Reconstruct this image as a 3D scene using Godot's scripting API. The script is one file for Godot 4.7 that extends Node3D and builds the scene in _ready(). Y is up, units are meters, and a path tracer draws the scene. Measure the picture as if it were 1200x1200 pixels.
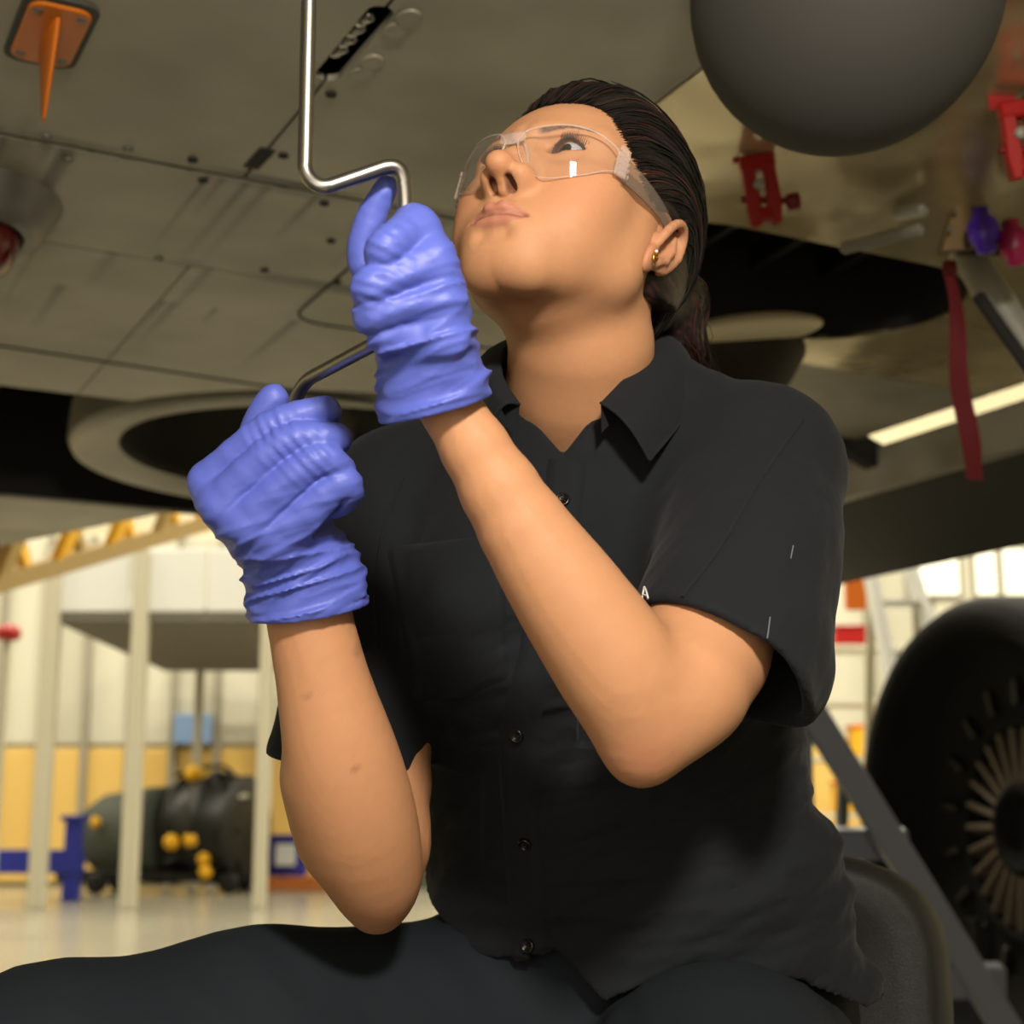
extends Node3D
# A technician under an aircraft: everything is built from fields (surface nets), lofts, sweeps and prisms.
# Camera axes: x right, y up, z towards the viewer; CAM turns them into the world (y up, floor at 0).

const FPX := 1846.6          # focal length in pixels of the 1200 x 1200 frame (fov 36)
const EYE := Vector3(0, 0.75, 0)
const PITCH := 11.3

var CAM := Transform3D(Basis(Vector3.RIGHT, deg_to_rad(PITCH)), EYE)
var M := {}                  # materials
var taken := {}              # names in use at top level

# ---------------------------------------------------------------- small helpers

func at(px: float, py: float, d: float) -> Vector3:      # a pixel at a distance, in camera axes
	return Vector3((px - 600.0) * d / FPX, (600.0 - py) * d / FPX, -d)

func wat(px: float, py: float, d: float) -> Vector3:     # the same in the world
	return CAM * at(px, py, d)

func on_height(px: float, py: float, h: float) -> Vector3:   # where a pixel's ray meets a level plane
	var r := CAM.basis * at(px, py, 1.0)
	return EYE + r * ((h - EYE.y) / r.y)

func numbered(n: String) -> String:
	if not taken.has(n):
		taken[n] = 0
		return n
	taken[n] += 1
	return "%s_%03d" % [n, taken[n]]

func thing(called: String, label: String, category: String, where := Vector3.ZERO, turn := 0.0, group := "") -> Node3D:
	var o := Node3D.new()
	o.name = numbered(called)
	add_child(o)
	o.position = where
	o.rotation.y = turn
	o.set_meta("label", label)
	o.set_meta("category", category)
	if group:
		o.set_meta("group", group)
	return o

func put(called: String, mesh: Mesh, mat: Material, parent: Node3D = null) -> MeshInstance3D:   # one mesh, one node
	var o := MeshInstance3D.new()
	o.mesh = mesh
	o.material_override = mat
	if parent == null:
		o.name = numbered(called)
		add_child(o)
	else:
		o.name = called
		parent.add_child(o, true)
	return o

func struct(called: String, mesh: Mesh, mat: Material, label := "") -> MeshInstance3D:
	var o := put(called, mesh, mat)
	o.set_meta("kind", "structure")
	if label:
		o.set_meta("label", label)
	return o

func away(v: PackedVector3Array, o: Node3D) -> PackedVector3Array:     # world points into a node's own axes
	var t := o.global_transform.affine_inverse()
	var r := PackedVector3Array()
	r.resize(v.size())
	for i in v.size():
		r[i] = t * v[i]
	return r

# ---------------------------------------------------------------- fields and surface nets

class Field:
	func f(_p: Vector3) -> float:
		return 1.0
	func col(_p: Vector3) -> Color:
		return Color.WHITE
	static func cap(p: Vector3, a: Vector3, b: Vector3, ra: float, rb: float) -> float:
		var ba := b - a
		var pa := p - a
		var h := clampf(pa.dot(ba) / ba.dot(ba), 0.0, 1.0)
		return (pa - ba * h).length() - lerpf(ra, rb, h)
	static func ell(p: Vector3, r: Vector3) -> float:
		var a := p / r
		var k := a.length()
		var g := (a / r).length()
		return k * (k - 1.0) / maxf(g, 1e-6)
	static func smin(a: float, b: float, k: float) -> float:
		var h := maxf(k - absf(a - b), 0.0) / k
		return minf(a, b) - h * h * k * 0.25
	static func smax(a: float, b: float, k: float) -> float:
		var h := maxf(k - absf(a - b), 0.0) / k
		return maxf(a, b) + h * h * k * 0.25
	static func chain(p: Vector3, pts: PackedVector3Array, rs: PackedFloat32Array, k: float) -> float:
		var d := 1e9
		for i in pts.size() - 1:
			var a := pts[i]
			var ba := pts[i + 1] - a
			var pa := p - a
			var h := clampf(pa.dot(ba) / ba.dot(ba), 0.0, 1.0)
			var e := (pa - ba * h).length() - lerpf(rs[i], rs[i + 1], h)
			if e < d + k:
				var g := maxf(k - absf(d - e), 0.0) / k
				d = minf(d, e) - g * g * k * 0.25
		return d

static func axis(from: float, to: float, coarse: float, fa := 1e9, fb := -1e9, fine := 0.0) -> PackedFloat32Array:
	var r := PackedFloat32Array()
	var x := from
	while x < to:
		r.append(x)
		x += fine if x >= fa and x < fb else coarse
	r.append(x)
	return r

static func nets(F: Field, xs: PackedFloat32Array, ys: PackedFloat32Array, zs: PackedFloat32Array, place: Transform3D, colored := false, slack := 1.3) -> Dictionary:
	var nx := xs.size()
	var ny := ys.size()
	var nz := zs.size()
	var sx := ny * nz
	var val := PackedFloat32Array()
	val.resize(nx * ny * nz)
	val.fill(1e9)
	var cell := PackedInt32Array()
	cell.resize(nx * ny * nz)
	cell.fill(-1)
	var vs := PackedVector3Array()
	var own := PackedInt32Array()
	var B := 4
	for bi in range(0, nx - 1, B):
		for bj in range(0, ny - 1, B):
			for bk in range(0, nz - 1, B):
				var ei := mini(bi + B, nx - 1)
				var ej := mini(bj + B, ny - 1)
				var ek := mini(bk + B, nz - 1)
				var lo := Vector3(xs[bi], ys[bj], zs[bk])
				var hi := Vector3(xs[ei], ys[ej], zs[ek])
				if absf(F.f((lo + hi) * 0.5)) > (hi - lo).length() * 0.5 * slack:
					continue
				for i in range(bi, ei + 1):
					for j in range(bj, ej + 1):
						var o := i * sx + j * nz
						for k in range(bk, ek + 1):
							if val[o + k] > 1e8:
								val[o + k] = F.f(Vector3(xs[i], ys[j], zs[k]))
				for i in range(bi, ei):
					for j in range(bj, ej):
						for k in range(bk, ek):
							var o := i * sx + j * nz + k
							var a := val[o]
							var b := val[o + 1]
							var c := val[o + nz]
							var d := val[o + nz + 1]
							var e := val[o + sx]
							var g := val[o + sx + 1]
							var h := val[o + sx + nz]
							var l := val[o + sx + nz + 1]
							var n := int(a < 0) + int(b < 0) + int(c < 0) + int(d < 0) + int(e < 0) + int(g < 0) + int(h < 0) + int(l < 0)
							if n == 0 or n == 8:
								continue
							var s := Vector3.ZERO
							var m := 0.0
							if (a < 0) != (b < 0):
								s += Vector3(0, 0, a / (a - b)); m += 1
							if (c < 0) != (d < 0):
								s += Vector3(0, 1, c / (c - d)); m += 1
							if (e < 0) != (g < 0):
								s += Vector3(1, 0, e / (e - g)); m += 1
							if (h < 0) != (l < 0):
								s += Vector3(1, 1, h / (h - l)); m += 1
							if (a < 0) != (c < 0):
								s += Vector3(0, a / (a - c), 0); m += 1
							if (b < 0) != (d < 0):
								s += Vector3(0, b / (b - d), 1); m += 1
							if (e < 0) != (h < 0):
								s += Vector3(1, e / (e - h), 0); m += 1
							if (g < 0) != (l < 0):
								s += Vector3(1, g / (g - l), 1); m += 1
							if (a < 0) != (e < 0):
								s += Vector3(a / (a - e), 0, 0); m += 1
							if (b < 0) != (g < 0):
								s += Vector3(b / (b - g), 0, 1); m += 1
							if (c < 0) != (h < 0):
								s += Vector3(c / (c - h), 1, 0); m += 1
							if (d < 0) != (l < 0):
								s += Vector3(d / (d - l), 1, 1); m += 1
							s /= m
							cell[o] = vs.size()
							own.append(o)
							vs.append(Vector3(lerpf(xs[i], xs[i + 1], s.x), lerpf(ys[j], ys[j + 1], s.y), lerpf(zs[k], zs[k + 1], s.z)))
	var idx := PackedInt32Array()
	for v in own.size():
		var o := own[v]
		var a := val[o] < 0
		var i := o / sx
		var j := (o / nz) % ny
		var k := o % nz
		for ax in 3:
			var far := o + (sx if ax == 0 else nz if ax == 1 else 1)
			if a == (val[far] < 0) or val[far] > 1e8:
				continue
			var u := nz if ax == 0 else 1 if ax == 1 else sx
			var w := 1 if ax == 0 else sx if ax == 1 else nz
			if (ax != 0 and i == 0) or (ax != 1 and j == 0) or (ax != 2 and k == 0):
				continue
			var q1 := cell[o - u]
			var q2 := cell[o - u - w]
			var q3 := cell[o - w]
			if q1 < 0 or q2 < 0 or q3 < 0:
				continue
			if a:
				idx.append_array([v, q2, q1, v, q3, q2])
			else:
				idx.append_array([v, q1, q2, v, q2, q3])
	return finish(F, vs, idx, place, colored)

static func finish(F: Field, vs: PackedVector3Array, idx: PackedInt32Array, place: Transform3D, colored: bool) -> Dictionary:
	var ns := PackedVector3Array()
	ns.resize(vs.size())
	var cs := PackedColorArray()
	if colored:
		cs.resize(vs.size())
		for v in vs.size():
			cs[v] = F.col(vs[v])
	for v in vs.size():
		vs[v] = place * vs[v]
	for t in range(0, idx.size(), 3):
		var a := idx[t]
		var b := idx[t + 1]
		var c := idx[t + 2]
		var n := (vs[c] - vs[a]).cross(vs[b] - vs[a])
		ns[a] += n
		ns[b] += n
		ns[c] += n
	for v in vs.size():
		ns[v] = ns[v].normalized()
	return {"v": vs, "n": ns, "i": idx, "c": cs}

func merged(list: Array, o: Node3D = null) -> ArrayMesh:       # several results in one surface, in the axes of o
	var v := PackedVector3Array()
	var n := PackedVector3Array()
	var c := PackedColorArray()
	var ix := PackedInt32Array()
	for d in list:
		var base := v.size()
		v.append_array(d.v)
		n.append_array(d.n)
		c.append_array(d.c)
		for q in d.i:
			ix.append(q + base)
	if o:
		v = away(v, o)
		var t := o.global_transform.basis.inverse()
		for q in n.size():
			n[q] = (t * n[q]).normalized()
	var arr := []
	arr.resize(Mesh.ARRAY_MAX)
	arr[Mesh.ARRAY_VERTEX] = v
	arr[Mesh.ARRAY_NORMAL] = n
	if c.size() == v.size():
		arr[Mesh.ARRAY_COLOR] = c
	arr[Mesh.ARRAY_INDEX] = ix
	var m := ArrayMesh.new()
	m.add_surface_from_arrays(Mesh.PRIMITIVE_TRIANGLES, arr)
	return m

# ---------------------------------------------------------------- shapes collected in a dictionary {v, i}, normals from the faces

func fresh() -> Dictionary:
	return {"v": PackedVector3Array(), "i": PackedInt32Array(), "c": PackedColorArray()}

func grid(S: Dictionary, rows: Array, closed := false, flip := false, tint = null) -> void:      # rows of points, joined
	var base: int = S.v.size()
	var n: int = rows[0].size()
	for r in rows:
		S.v.append_array(r)
	if tint != null:
		for q in rows.size() * n:
			S.c.append(tint)
	var m := n if closed else n - 1
	for j in rows.size() - 1:
		for i in m:
			var a := base + j * n + i
			var b := base + j * n + (i + 1) % n
			var c := a + n
			var d := b + n
			if flip:
				S.i.append_array([a, c, b, b, c, d])
			else:
				S.i.append_array([a, b, c, b, d, c])

func fan(S: Dictionary, ring: PackedVector3Array, flip := false) -> void:                        # a flat or domed lid
	var base: int = S.v.size()
	var c := Vector3.ZERO
	for q in ring:
		c += q
	S.v.append_array(ring)
	S.v.append(c / ring.size())
	var n := ring.size()
	for i in n:
		if flip:
			S.i.append_array([base + i, base + n, base + (i + 1) % n])
		else:
			S.i.append_array([base + i, base + (i + 1) % n, base + n])

func tube(S: Dictionary, pts: PackedVector3Array, rs: PackedFloat32Array, sides := 12, capped := true, tint = null) -> void:
	var rows := []
	var u := Vector3.ZERO
	for k in pts.size():
		var t := (pts[mini(k + 1, pts.size() - 1)] - pts[maxi(k - 1, 0)]).normalized()
		if k == 0:
			u = t.cross(Vector3(0.3, 0.9, 0.31)).normalized()
		u = (u - t * u.dot(t)).normalized()
		var w := t.cross(u)
		var ring := PackedVector3Array()
		var r := rs[mini(k, rs.size() - 1)]
		for s in sides:
			var a := TAU * s / sides
			ring.append(pts[k] + (u * cos(a) + w * sin(a)) * r)
		rows.append(ring)
	grid(S, rows, true, true, tint)
	if capped:
		fan(S, rows[0], false)
		fan(S, rows[-1], true)

func curve(pts: PackedVector3Array, n: int) -> PackedVector3Array:       # Catmull-Rom through points, n steps each
	var r := PackedVector3Array()
	for k in pts.size() - 1:
		for s in n:
			r.append(pts[k].cubic_interpolate(pts[k + 1], pts[maxi(k - 1, 0)], pts[mini(k + 2, pts.size() - 1)], float(s) / n))
	r.append(pts[-1])
	return r

func bent(pts: PackedVector3Array, r: float, n := 8) -> PackedVector3Array:   # a polyline whose corners are rounded
	var o := PackedVector3Array([pts[0]])
	for k in range(1, pts.size() - 1):
		var a := (pts[k - 1] - pts[k])
		var b := (pts[k + 1] - pts[k])
		var l := minf(r, minf(a.length(), b.length()) * 0.48)
		var p := pts[k] + a.normalized() * l
		var q := pts[k] + b.normalized() * l
		for s in n + 1:
			var t := float(s) / n
			o.append(p.lerp(pts[k], t).lerp(pts[k].lerp(q, t), t))
	o.append(pts[-1])
	return o

func lathe(S: Dictionary, prof: PackedVector2Array, T: Transform3D, seg := 24) -> void:      # profile of (radius, height), round T's y
	var rows := []
	for p in prof:
		var ring := PackedVector3Array()
		for s in seg:
			var a := TAU * s / seg
			ring.append(T * Vector3(cos(a) * p.x, p.y, sin(a) * p.x))
		rows.append(ring)
	grid(S, rows, true, true)

func slab(S: Dictionary, T: Transform3D, size: Vector3, bevel := 0.004) -> void:             # a box with chamfered edges, centred in T
	var h := size * 0.5
	bevel = minf(bevel, minf(h.x, minf(h.y, h.z)) * 0.6)
	var f := func(ax: int, s: float, u: float, w: float) -> Vector3:
		var p := Vector3.ZERO
		p[ax] = s * h[ax]
		p[(ax + 1) % 3] = u * (h[(ax + 1) % 3] - bevel)
		p[(ax + 2) % 3] = w * (h[(ax + 2) % 3] - bevel)
		return T * p
	var quad := func(a: Vector3, b: Vector3, c: Vector3, d: Vector3, o: Vector3) -> void:
		var base: int = S.v.size()
		S.v.append_array([a, b, c, d])
		if (c - a).cross(b - a).dot(o) < 0.0:
			S.i.append_array([base, base + 2, base + 1, base, base + 3, base + 2])
		else:
			S.i.append_array([base, base + 1, base + 2, base, base + 2, base + 3])
	var mid := T.origin
	for ax in 3:
		for s in [-1.0, 1.0]:
			var a: Vector3 = f.call(ax, s, -1, -1)
			var b: Vector3 = f.call(ax, s, 1, -1)
			var c: Vector3 = f.call(ax, s, 1, 1)
			var d: Vector3 = f.call(ax, s, -1, 1)
			quad.call(a, b, c, d, (a + c) * 0.5 - mid)
			var o: int = (ax + 1) % 3
			for u in [-1.0, 1.0]:           # the chamfer towards the next axis
				var e: Vector3 = f.call(ax, s, u, -1)
				var g: Vector3 = f.call(ax, s, u, 1)
				var i: Vector3 = f.call(o, u, 1, s)
				var j: Vector3 = f.call(o, u, -1, s)
				quad.call(e, g, i, j, (e + i) * 0.5 - mid)
	for x in [-1.0, 1.0]:
		for y in [-1.0, 1.0]:
			for z in [-1.0, 1.0]:
				var base: int = S.v.size()
				var a: Vector3 = f.call(0, x, y, z)
				var b: Vector3 = f.call(1, y, z, x)
				var c: Vector3 = f.call(2, z, x, y)
				S.v.append_array([a, b, c])
				if (c - a).cross(b - a).dot(a + b + c - mid * 3.0) < 0.0:
					S.i.append_array([base, base + 2, base + 1])
				else:
					S.i.append_array([base, base + 1, base + 2])

func bar(S: Dictionary, a: Vector3, b: Vector3, w: float, t: float, up := Vector3.UP, bevel := 0.004) -> void:    # a square bar between two points
	var y := (b - a).normalized()
	var x := y.cross(up)
	if x.length() < 0.01:
		x = y.cross(Vector3.RIGHT)
	x = x.normalized()
	slab(S, Transform3D(Basis(x, y, x.cross(y)), (a + b) * 0.5), Vector3(w, (b - a).length(), t), bevel)

func prism(S: Dictionary, poly: PackedVector2Array, T: Transform3D, depth: float, bevel := 0.0) -> void:         # an outline in T's xy, thick along +z
	if Geometry2D.is_polygon_clockwise(poly):
		poly.reverse()
	var tri := Geometry2D.triangulate_polygon(poly)
	var n := poly.size()
	var top := poly
	if bevel > 0.0:
		var ins := Geometry2D.offset_polygon(poly, -bevel)
		if ins.size() == 1 and ins[0].size() == n:
			top = PackedVector2Array()
			for p in poly:                  # the inset corner nearest to each corner
				var best: Vector2 = ins[0][0]
				for q in ins[0]:
					if q.distance_to(p) < best.distance_to(p):
						best = q
				top.append(best)
	var base: int = S.v.size()
	for p in top:
		S.v.append(T * Vector3(p.x, p.y, depth))
	for p in poly:
		S.v.append(T * Vector3(p.x, p.y, 0))
	for t in range(0, tri.size(), 3):
		var a := tri[t]
		var b := tri[t + 1]
		var c := tri[t + 2]
		if (poly[b] - poly[a]).cross(poly[c] - poly[a]) > 0.0:
			b = tri[t + 2]
			c = tri[t + 1]
		S.i.append_array([base + a, base + b, base + c, base + n + a, base + n + c, base + n + b])
	for k in n:
		var l := (k + 1) % n
		var z := depth - (bevel if top != poly else 0.0)
		var q: int = S.v.size()
		S.v.append_array([T * Vector3(poly[k].x, poly[k].y, 0), T * Vector3(poly[l].x, poly[l].y, 0), T * Vector3(poly[l].x, poly[l].y, z), T * Vector3(poly[k].x, poly[k].y, z)])
		S.i.append_array([q, q + 2, q + 1, q, q + 3, q + 2])
		if top != poly:
			S.v.append_array([T * Vector3(poly[k].x, poly[k].y, z), T * Vector3(poly[l].x, poly[l].y, z), T * Vector3(top[l].x, top[l].y, depth), T * Vector3(top[k].x, top[k].y, depth)])
			S.i.append_array([q + 4, q + 6, q + 5, q + 4, q + 7, q + 6])

func build(S: Dictionary, o: Node3D = null) -> ArrayMesh:     # world points into a mesh in the axes of o
	var v: PackedVector3Array = S.v
	var ix: PackedInt32Array = S.i
	var ns := PackedVector3Array()
	ns.resize(v.size())
	for t in range(0, ix.size(), 3):
		var n := (v[ix[t + 2]] - v[ix[t]]).cross(v[ix[t + 1]] - v[ix[t]])
		ns[ix[t]] += n
		ns[ix[t + 1]] += n
		ns[ix[t + 2]] += n
	for k in ns.size():
		ns[k] = ns[k].normalized()
	return merged([{"v": v, "n": ns, "i": ix, "c": S.c}], o)

# ---------------------------------------------------------------- the head (its own axes, centimetres: x her left, y up, z forward)

class Head extends Field:
	var neck := PackedVector3Array()
	var neck_r := PackedFloat32Array([5.2, 5.4, 5.6, 6.3, 8.0])
	var noise := FastNoiseLite.new()
	const EY := Vector3(2.95, 2.95, 6.6)
	func f(p: Vector3) -> float:
		var q := Vector3(absf(p.x), p.y, p.z)
		var d := ell(p - Vector3(0, 4.2, -1.6), Vector3(7.2, 8.2, 9.2))
		d = smin(d, ell(p - Vector3(0, 0.6, 2.4), Vector3(6.1, 7.6, 6.3)), 2.0)
		d = smin(d, ell(p - Vector3(0, 4.6, 2.1), Vector3(6.2, 4.6, 5.9)), 2.0)
		if p.z > -4.0 and p.y < 9.0:
			d = smin(d, cap(q, Vector3(4.6, -3.5, 1.0), Vector3(1.8, -6.3, 6.6), 1.6, 1.9), 2.8)      # jaw
			d = smin(d, cap(q, Vector3(5.2, -0.2, 0.9), Vector3(4.6, -3.5, 1.0), 1.5, 1.6), 2.6)
			d = smin(d, ell(p - Vector3(0, -6.6, 7.3), Vector3(2.5, 1.7, 1.9)), 1.9)                  # chin
			d = smin(d, ell(q - Vector3(3.3, -2.0, 5.5), Vector3(2.7, 3.2, 2.7)), 2.6)                 # cheek
			d = smin(d, ell(q - Vector3(4.4, 0.5, 4.9), Vector3(1.9, 1.6, 1.9)), 2.4)                  # cheekbone
			d = smin(d, ell(p - Vector3(0, -4.2, 7.2), Vector3(3.2, 2.6, 2.65)), 1.8)                  # muzzle
		if p.z > 3.0 and p.y > -8.0 and p.y < 8.0:
			d = smin(d, cap(q, Vector3(0.6, 3.75, 7.9), Vector3(4.6, 4.0, 5.8), 0.9, 0.9), 1.8)       # brow
			# eye socket, then the lids over the ball, then the opening between them
			d = smax(d, -ell(q - Vector3(2.9, 2.9, 9.0), Vector3(1.9, 1.1, 1.5)), 1.1)
			var e := q - EY
			var lid := e.length() - 1.30
			d = smin(d, lid, 0.55)
			# side of the nose
			d = smin(d, cap(p, Vector3(0, 3.3, 8.0), Vector3(0, -0.15, 10.7), 0.72, 0.82), 0.9)
			d = smin(d, cap(q, Vector3(0.5, 2.2, 7.9), Vector3(1.1, -0.9, 9.2), 0.6, 0.95), 0.9)
			d = smin(d, ell(p - Vector3(0, -0.42, 11.05), Vector3(0.93, 0.84, 0.95)), 0.6)               # tip
			d = smin(d, ell(q - Vector3(1.28, -0.65, 9.75), Vector3(0.74, 0.80, 0.98)), 0.45)          # wing
			d = smin(d, cap(p, Vector3(0, -0.75, 10.8), Vector3(0, -1.6, 9.6), 0.42, 0.5), 0.35)       # columella
			if q.x < 2.4 and p.y < 0.6 and p.y > -3.0:
				var nq := q - Vector3(0.76, -1.35, 9.9)
				nq = Vector3(nq.x * 0.94 + nq.z * 0.34, nq.y, nq.z * 0.94 - nq.x * 0.34)
				d = smax(d, -ell(nq, Vector3(0.34, 0.6, 0.74)), 0.16)                                    # nostril
			# lips
			if p.y < -1.5 and p.y > -7.5:
				d = smax(d, -cap(p, Vector3(0, -2.0, 10.4), Vector3(0, -2.9, 10.5), 0.3, 0.35), 0.35)
				var u := smin(cap(q, Vector3(0.0, -3.62, 9.75), Vector3(0.55, -3.4, 9.75), 0.52, 0.52), cap(q, Vector3(0.55, -3.4, 9.75), Vector3(2.45, -3.98, 8.3), 0.52, 0.2), 0.3)
				d = smin(d, u, 0.4)
				d = smin(d, cap(q, Vector3(0.0, -4.55, 9.5), Vector3(1.0, -4.48, 9.3), 0.55, 0.5), 0.5)
				d = smin(d, cap(q, Vector3(1.0, -4.48, 9.3), Vector3(2.4, -4.02, 8.3), 0.5, 0.2), 0.45)
				var cut := smin(cap(q, Vector3(0.0, -4.13, 10.25), Vector3(1.2, -4.0, 9.95), 0.12, 0.12), cap(q, Vector3(1.2, -4.0, 9.95), Vector3(2.7, -4.08, 8.7), 0.12, 0.1), 0.2)
				d = smax(d, -cut, 0.35)
				d = smax(d, -cap(q, Vector3(0, -5.5, 10.0), Vector3(0.9, -5.45, 9.75), 0.14, 0.1), 1.3)   # under the lower lip
			# eye opening: between two arcs, tilted up to the outer corner
			if absf(e.x) < 2.2 and e.z > -0.5 and absf(e.y) < 1.4:
				var w := e.y - e.x * 0.07 - 0.02
				var t := clampf((e.x + 0.08) / 1.52, -1.0, 1.0)
				var up := 0.80 * (1.0 - t * t) - 0.05
				var dn := -0.14 * (1.0 - t * t) - 0.09
				var op := maxf(maxf(w - up, dn - w), absf(e.x + 0.08) - 1.52)
				op = maxf(op, 0.2 - e.z)
				d = smax(d, -op, 0.1)
				d = minf(d, e.length() - 1.06)
		# neck
		d = smin(d, chain(p, neck, neck_r, 1.0), 2.2)
		if p.y < -2.0 and p.z > -2.0:
			d = smin(d, cap(p, Vector3(0, -4.2, 4.4), Vector3(0, -4.6, 1.5), 2.2, 2.8), 2.6)               # under the chin
		return d
	func col(p: Vector3) -> Color:
		var c := Color(0.50, 0.252, 0.128)
		var q := Vector3(absf(p.x), p.y, p.z)
		var n := noise.get_noise_3d(p.x * 1.2, p.y * 1.2, p.z * 1.2)
		c = c * (1.0 + 0.05 * n)
		var blush := exp(-((q - Vector3(4.4, -1.0, 7.0)) / 2.4).length_squared())
		blush += 0.7 * exp(-((q - Vector3(0, -0.5, 11.4)) / 1.3).length_squared())
		c = c.lerp(Color(0.51, 0.195, 0.11), clampf(0.38 * blush, 0, 1))
		if p.z > 7.6 and p.y < -2.8 and p.y > -5.8:
			var t := q.x / 2.55
			var up := -3.02 - 0.95 * t * t + (0.13 * (q.x / 0.5 - 1.0) if q.x < 0.5 else 0.0)
			var dn := -5.0 + 0.9 * t * t
			var a := smoothstep(-0.12, 0.12, minf(up - p.y, p.y - dn)) * (1.0 - smoothstep(0.9, 1.02, t))
			c = c.lerp(Color(0.41, 0.165, 0.115), 0.8 * a)
			var sm := exp(-pow((p.y + 4.08) / 0.10, 2.0)) * (1.0 - smoothstep(0.9, 1.05, t))
			c = c.lerp(Color(0.16, 0.05, 0.035), 0.7 * sm)  # shade in the crease between the lips, put into the colour
		if p.z > 4.0 and p.y > 3.2 and p.y < 6.2:                                                       # brows
			var s := clampf((q.x - 1.0) / 4.0, 0.0, 1.0)
			var mid := 3.95 + 0.75 * sin(s * 2.3)
			var wide := lerpf(0.36, 0.16, s)
			var b := smoothstep(wide, wide * 0.4, absf(p.y - mid)) * smoothstep(0.9, 1.4, q.x) * (1.0 - smoothstep(4.7, 5.2, q.x))
			b *= 0.75 + 0.5 * noise.get_noise_3d(p.x * 5.0 + p.y * 3.0, p.y * 2.0, 3.0)
			c = c.lerp(Color(0.022, 0.013, 0.010), clampf(b, 0, 0.92))
		var e := q - EY
		if e.length() < 1.6 and e.z > 0.2:                                                             # lid margins
			var w := e.y - e.x * 0.07
			var t := clampf((e.x + 0.08) / 1.55, -1.0, 1.0)
			var up := 0.80 * (1.0 - t * t) - 0.03
			c = c.lerp(Color(0.03, 0.018, 0.014), 0.85 * smoothstep(0.10, 0.03, absf(w - up - 0.03)))
			var dn := -0.14 * (1.0 - t * t) - 0.11
			c = c.lerp(Color(0.30, 0.12, 0.08), 0.6 * smoothstep(0.14, 0.03, absf(w - dn)))
		if q.x < 1.6 and p.z > 8.8 and p.y < -0.6 and p.y > -2.0:
			var nq := q - Vector3(0.72, -1.2, 10.0)
			c = c.lerp(Color(0.09, 0.03, 0.02), smoothstep(0.5, 0.28, Vector3(nq.x, 0, nq.z * 0.5).length()) * 0.85)  # nostril shade is painted into the skin colour
		for m in [Vector3(6.0, -4.0, 3.2), Vector3(4.9, -2.3, 7.2)]:
			c = c.lerp(Color(0.16, 0.07, 0.04), smoothstep(0.14, 0.05, (p - m).length()))
		return c

class Ear extends Field:      # a left ear, centimetres, x outwards, y up, z forward; its canal at the origin
	func f(p: Vector3) -> float:
		var h := PackedVector3Array()
		var r := PackedFloat32Array()
		for i in 17:
			var t := i / 16.0
			var a := lerpf(-0.55, 3.75, t)            # from the crus over the top and down the back
			var c := Vector3(0.75 + 0.75 * sin(clampf(t * 1.25, 0.0, 1.0) * PI * 0.5), 0.95 + 2.15 * sin(a), -0.95 + 1.45 * cos(a))
			if t > 0.75:
				c.x -= (t - 0.75) * 2.6
			h.append(c)
			r.append(0.27 - 0.06 * t)
		var d := chain(p, h, r, 0.3)
		var s := p - Vector3(0.55, 0.75, -0.95)
		s = Vector3(s.x * 0.88 + s.z * 0.47, s.y, s.z * 0.88 - s.x * 0.47)
		d = smin(d, ell(s - Vector3(0, 0.35, 0), Vector3(0.42, 2.35, 1.7)), 0.35)                                               # the plate of the ear
		d = smin(d, ell(p - Vector3(0.52, -1.6, -0.3), Vector3(0.40, 1.15, 0.85)), 0.7)               # lobe
		d = smax(d, -ell(p - Vector3(1.35, 0.15, -0.6), Vector3(0.72, 0.9, 0.68)), 0.35)              # concha
		d = smin(d, chain(p, PackedVector3Array([Vector3(1.0, -0.9, -0.9), Vector3(1.2, 0.1, -1.35), Vector3(1.25, 1.2, -1.35), Vector3(1.1, 2.1, -0.9)]), PackedFloat32Array([0.2, 0.22, 0.22, 0.15]), 0.2), 0.35)
		d = smin(d, ell(p - Vector3(0.3, -0.05, 0.28), Vector3(0.36, 0.5, 0.26)), 0.3)                 # tragus
		d = smax(d, -ell(p - Vector3(0.55, -0.05, -0.25), Vector3(0.7, 0.3, 0.24)), 0.2)
		return d
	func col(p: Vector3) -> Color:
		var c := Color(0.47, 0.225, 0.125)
		return c.lerp(Color(0.20, 0.07, 0.04), smoothstep(0.7, 0.2, (p - Vector3(0.6, -0.05, -0.3)).length()))  # hollow round the canal is shaded by colour

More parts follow.
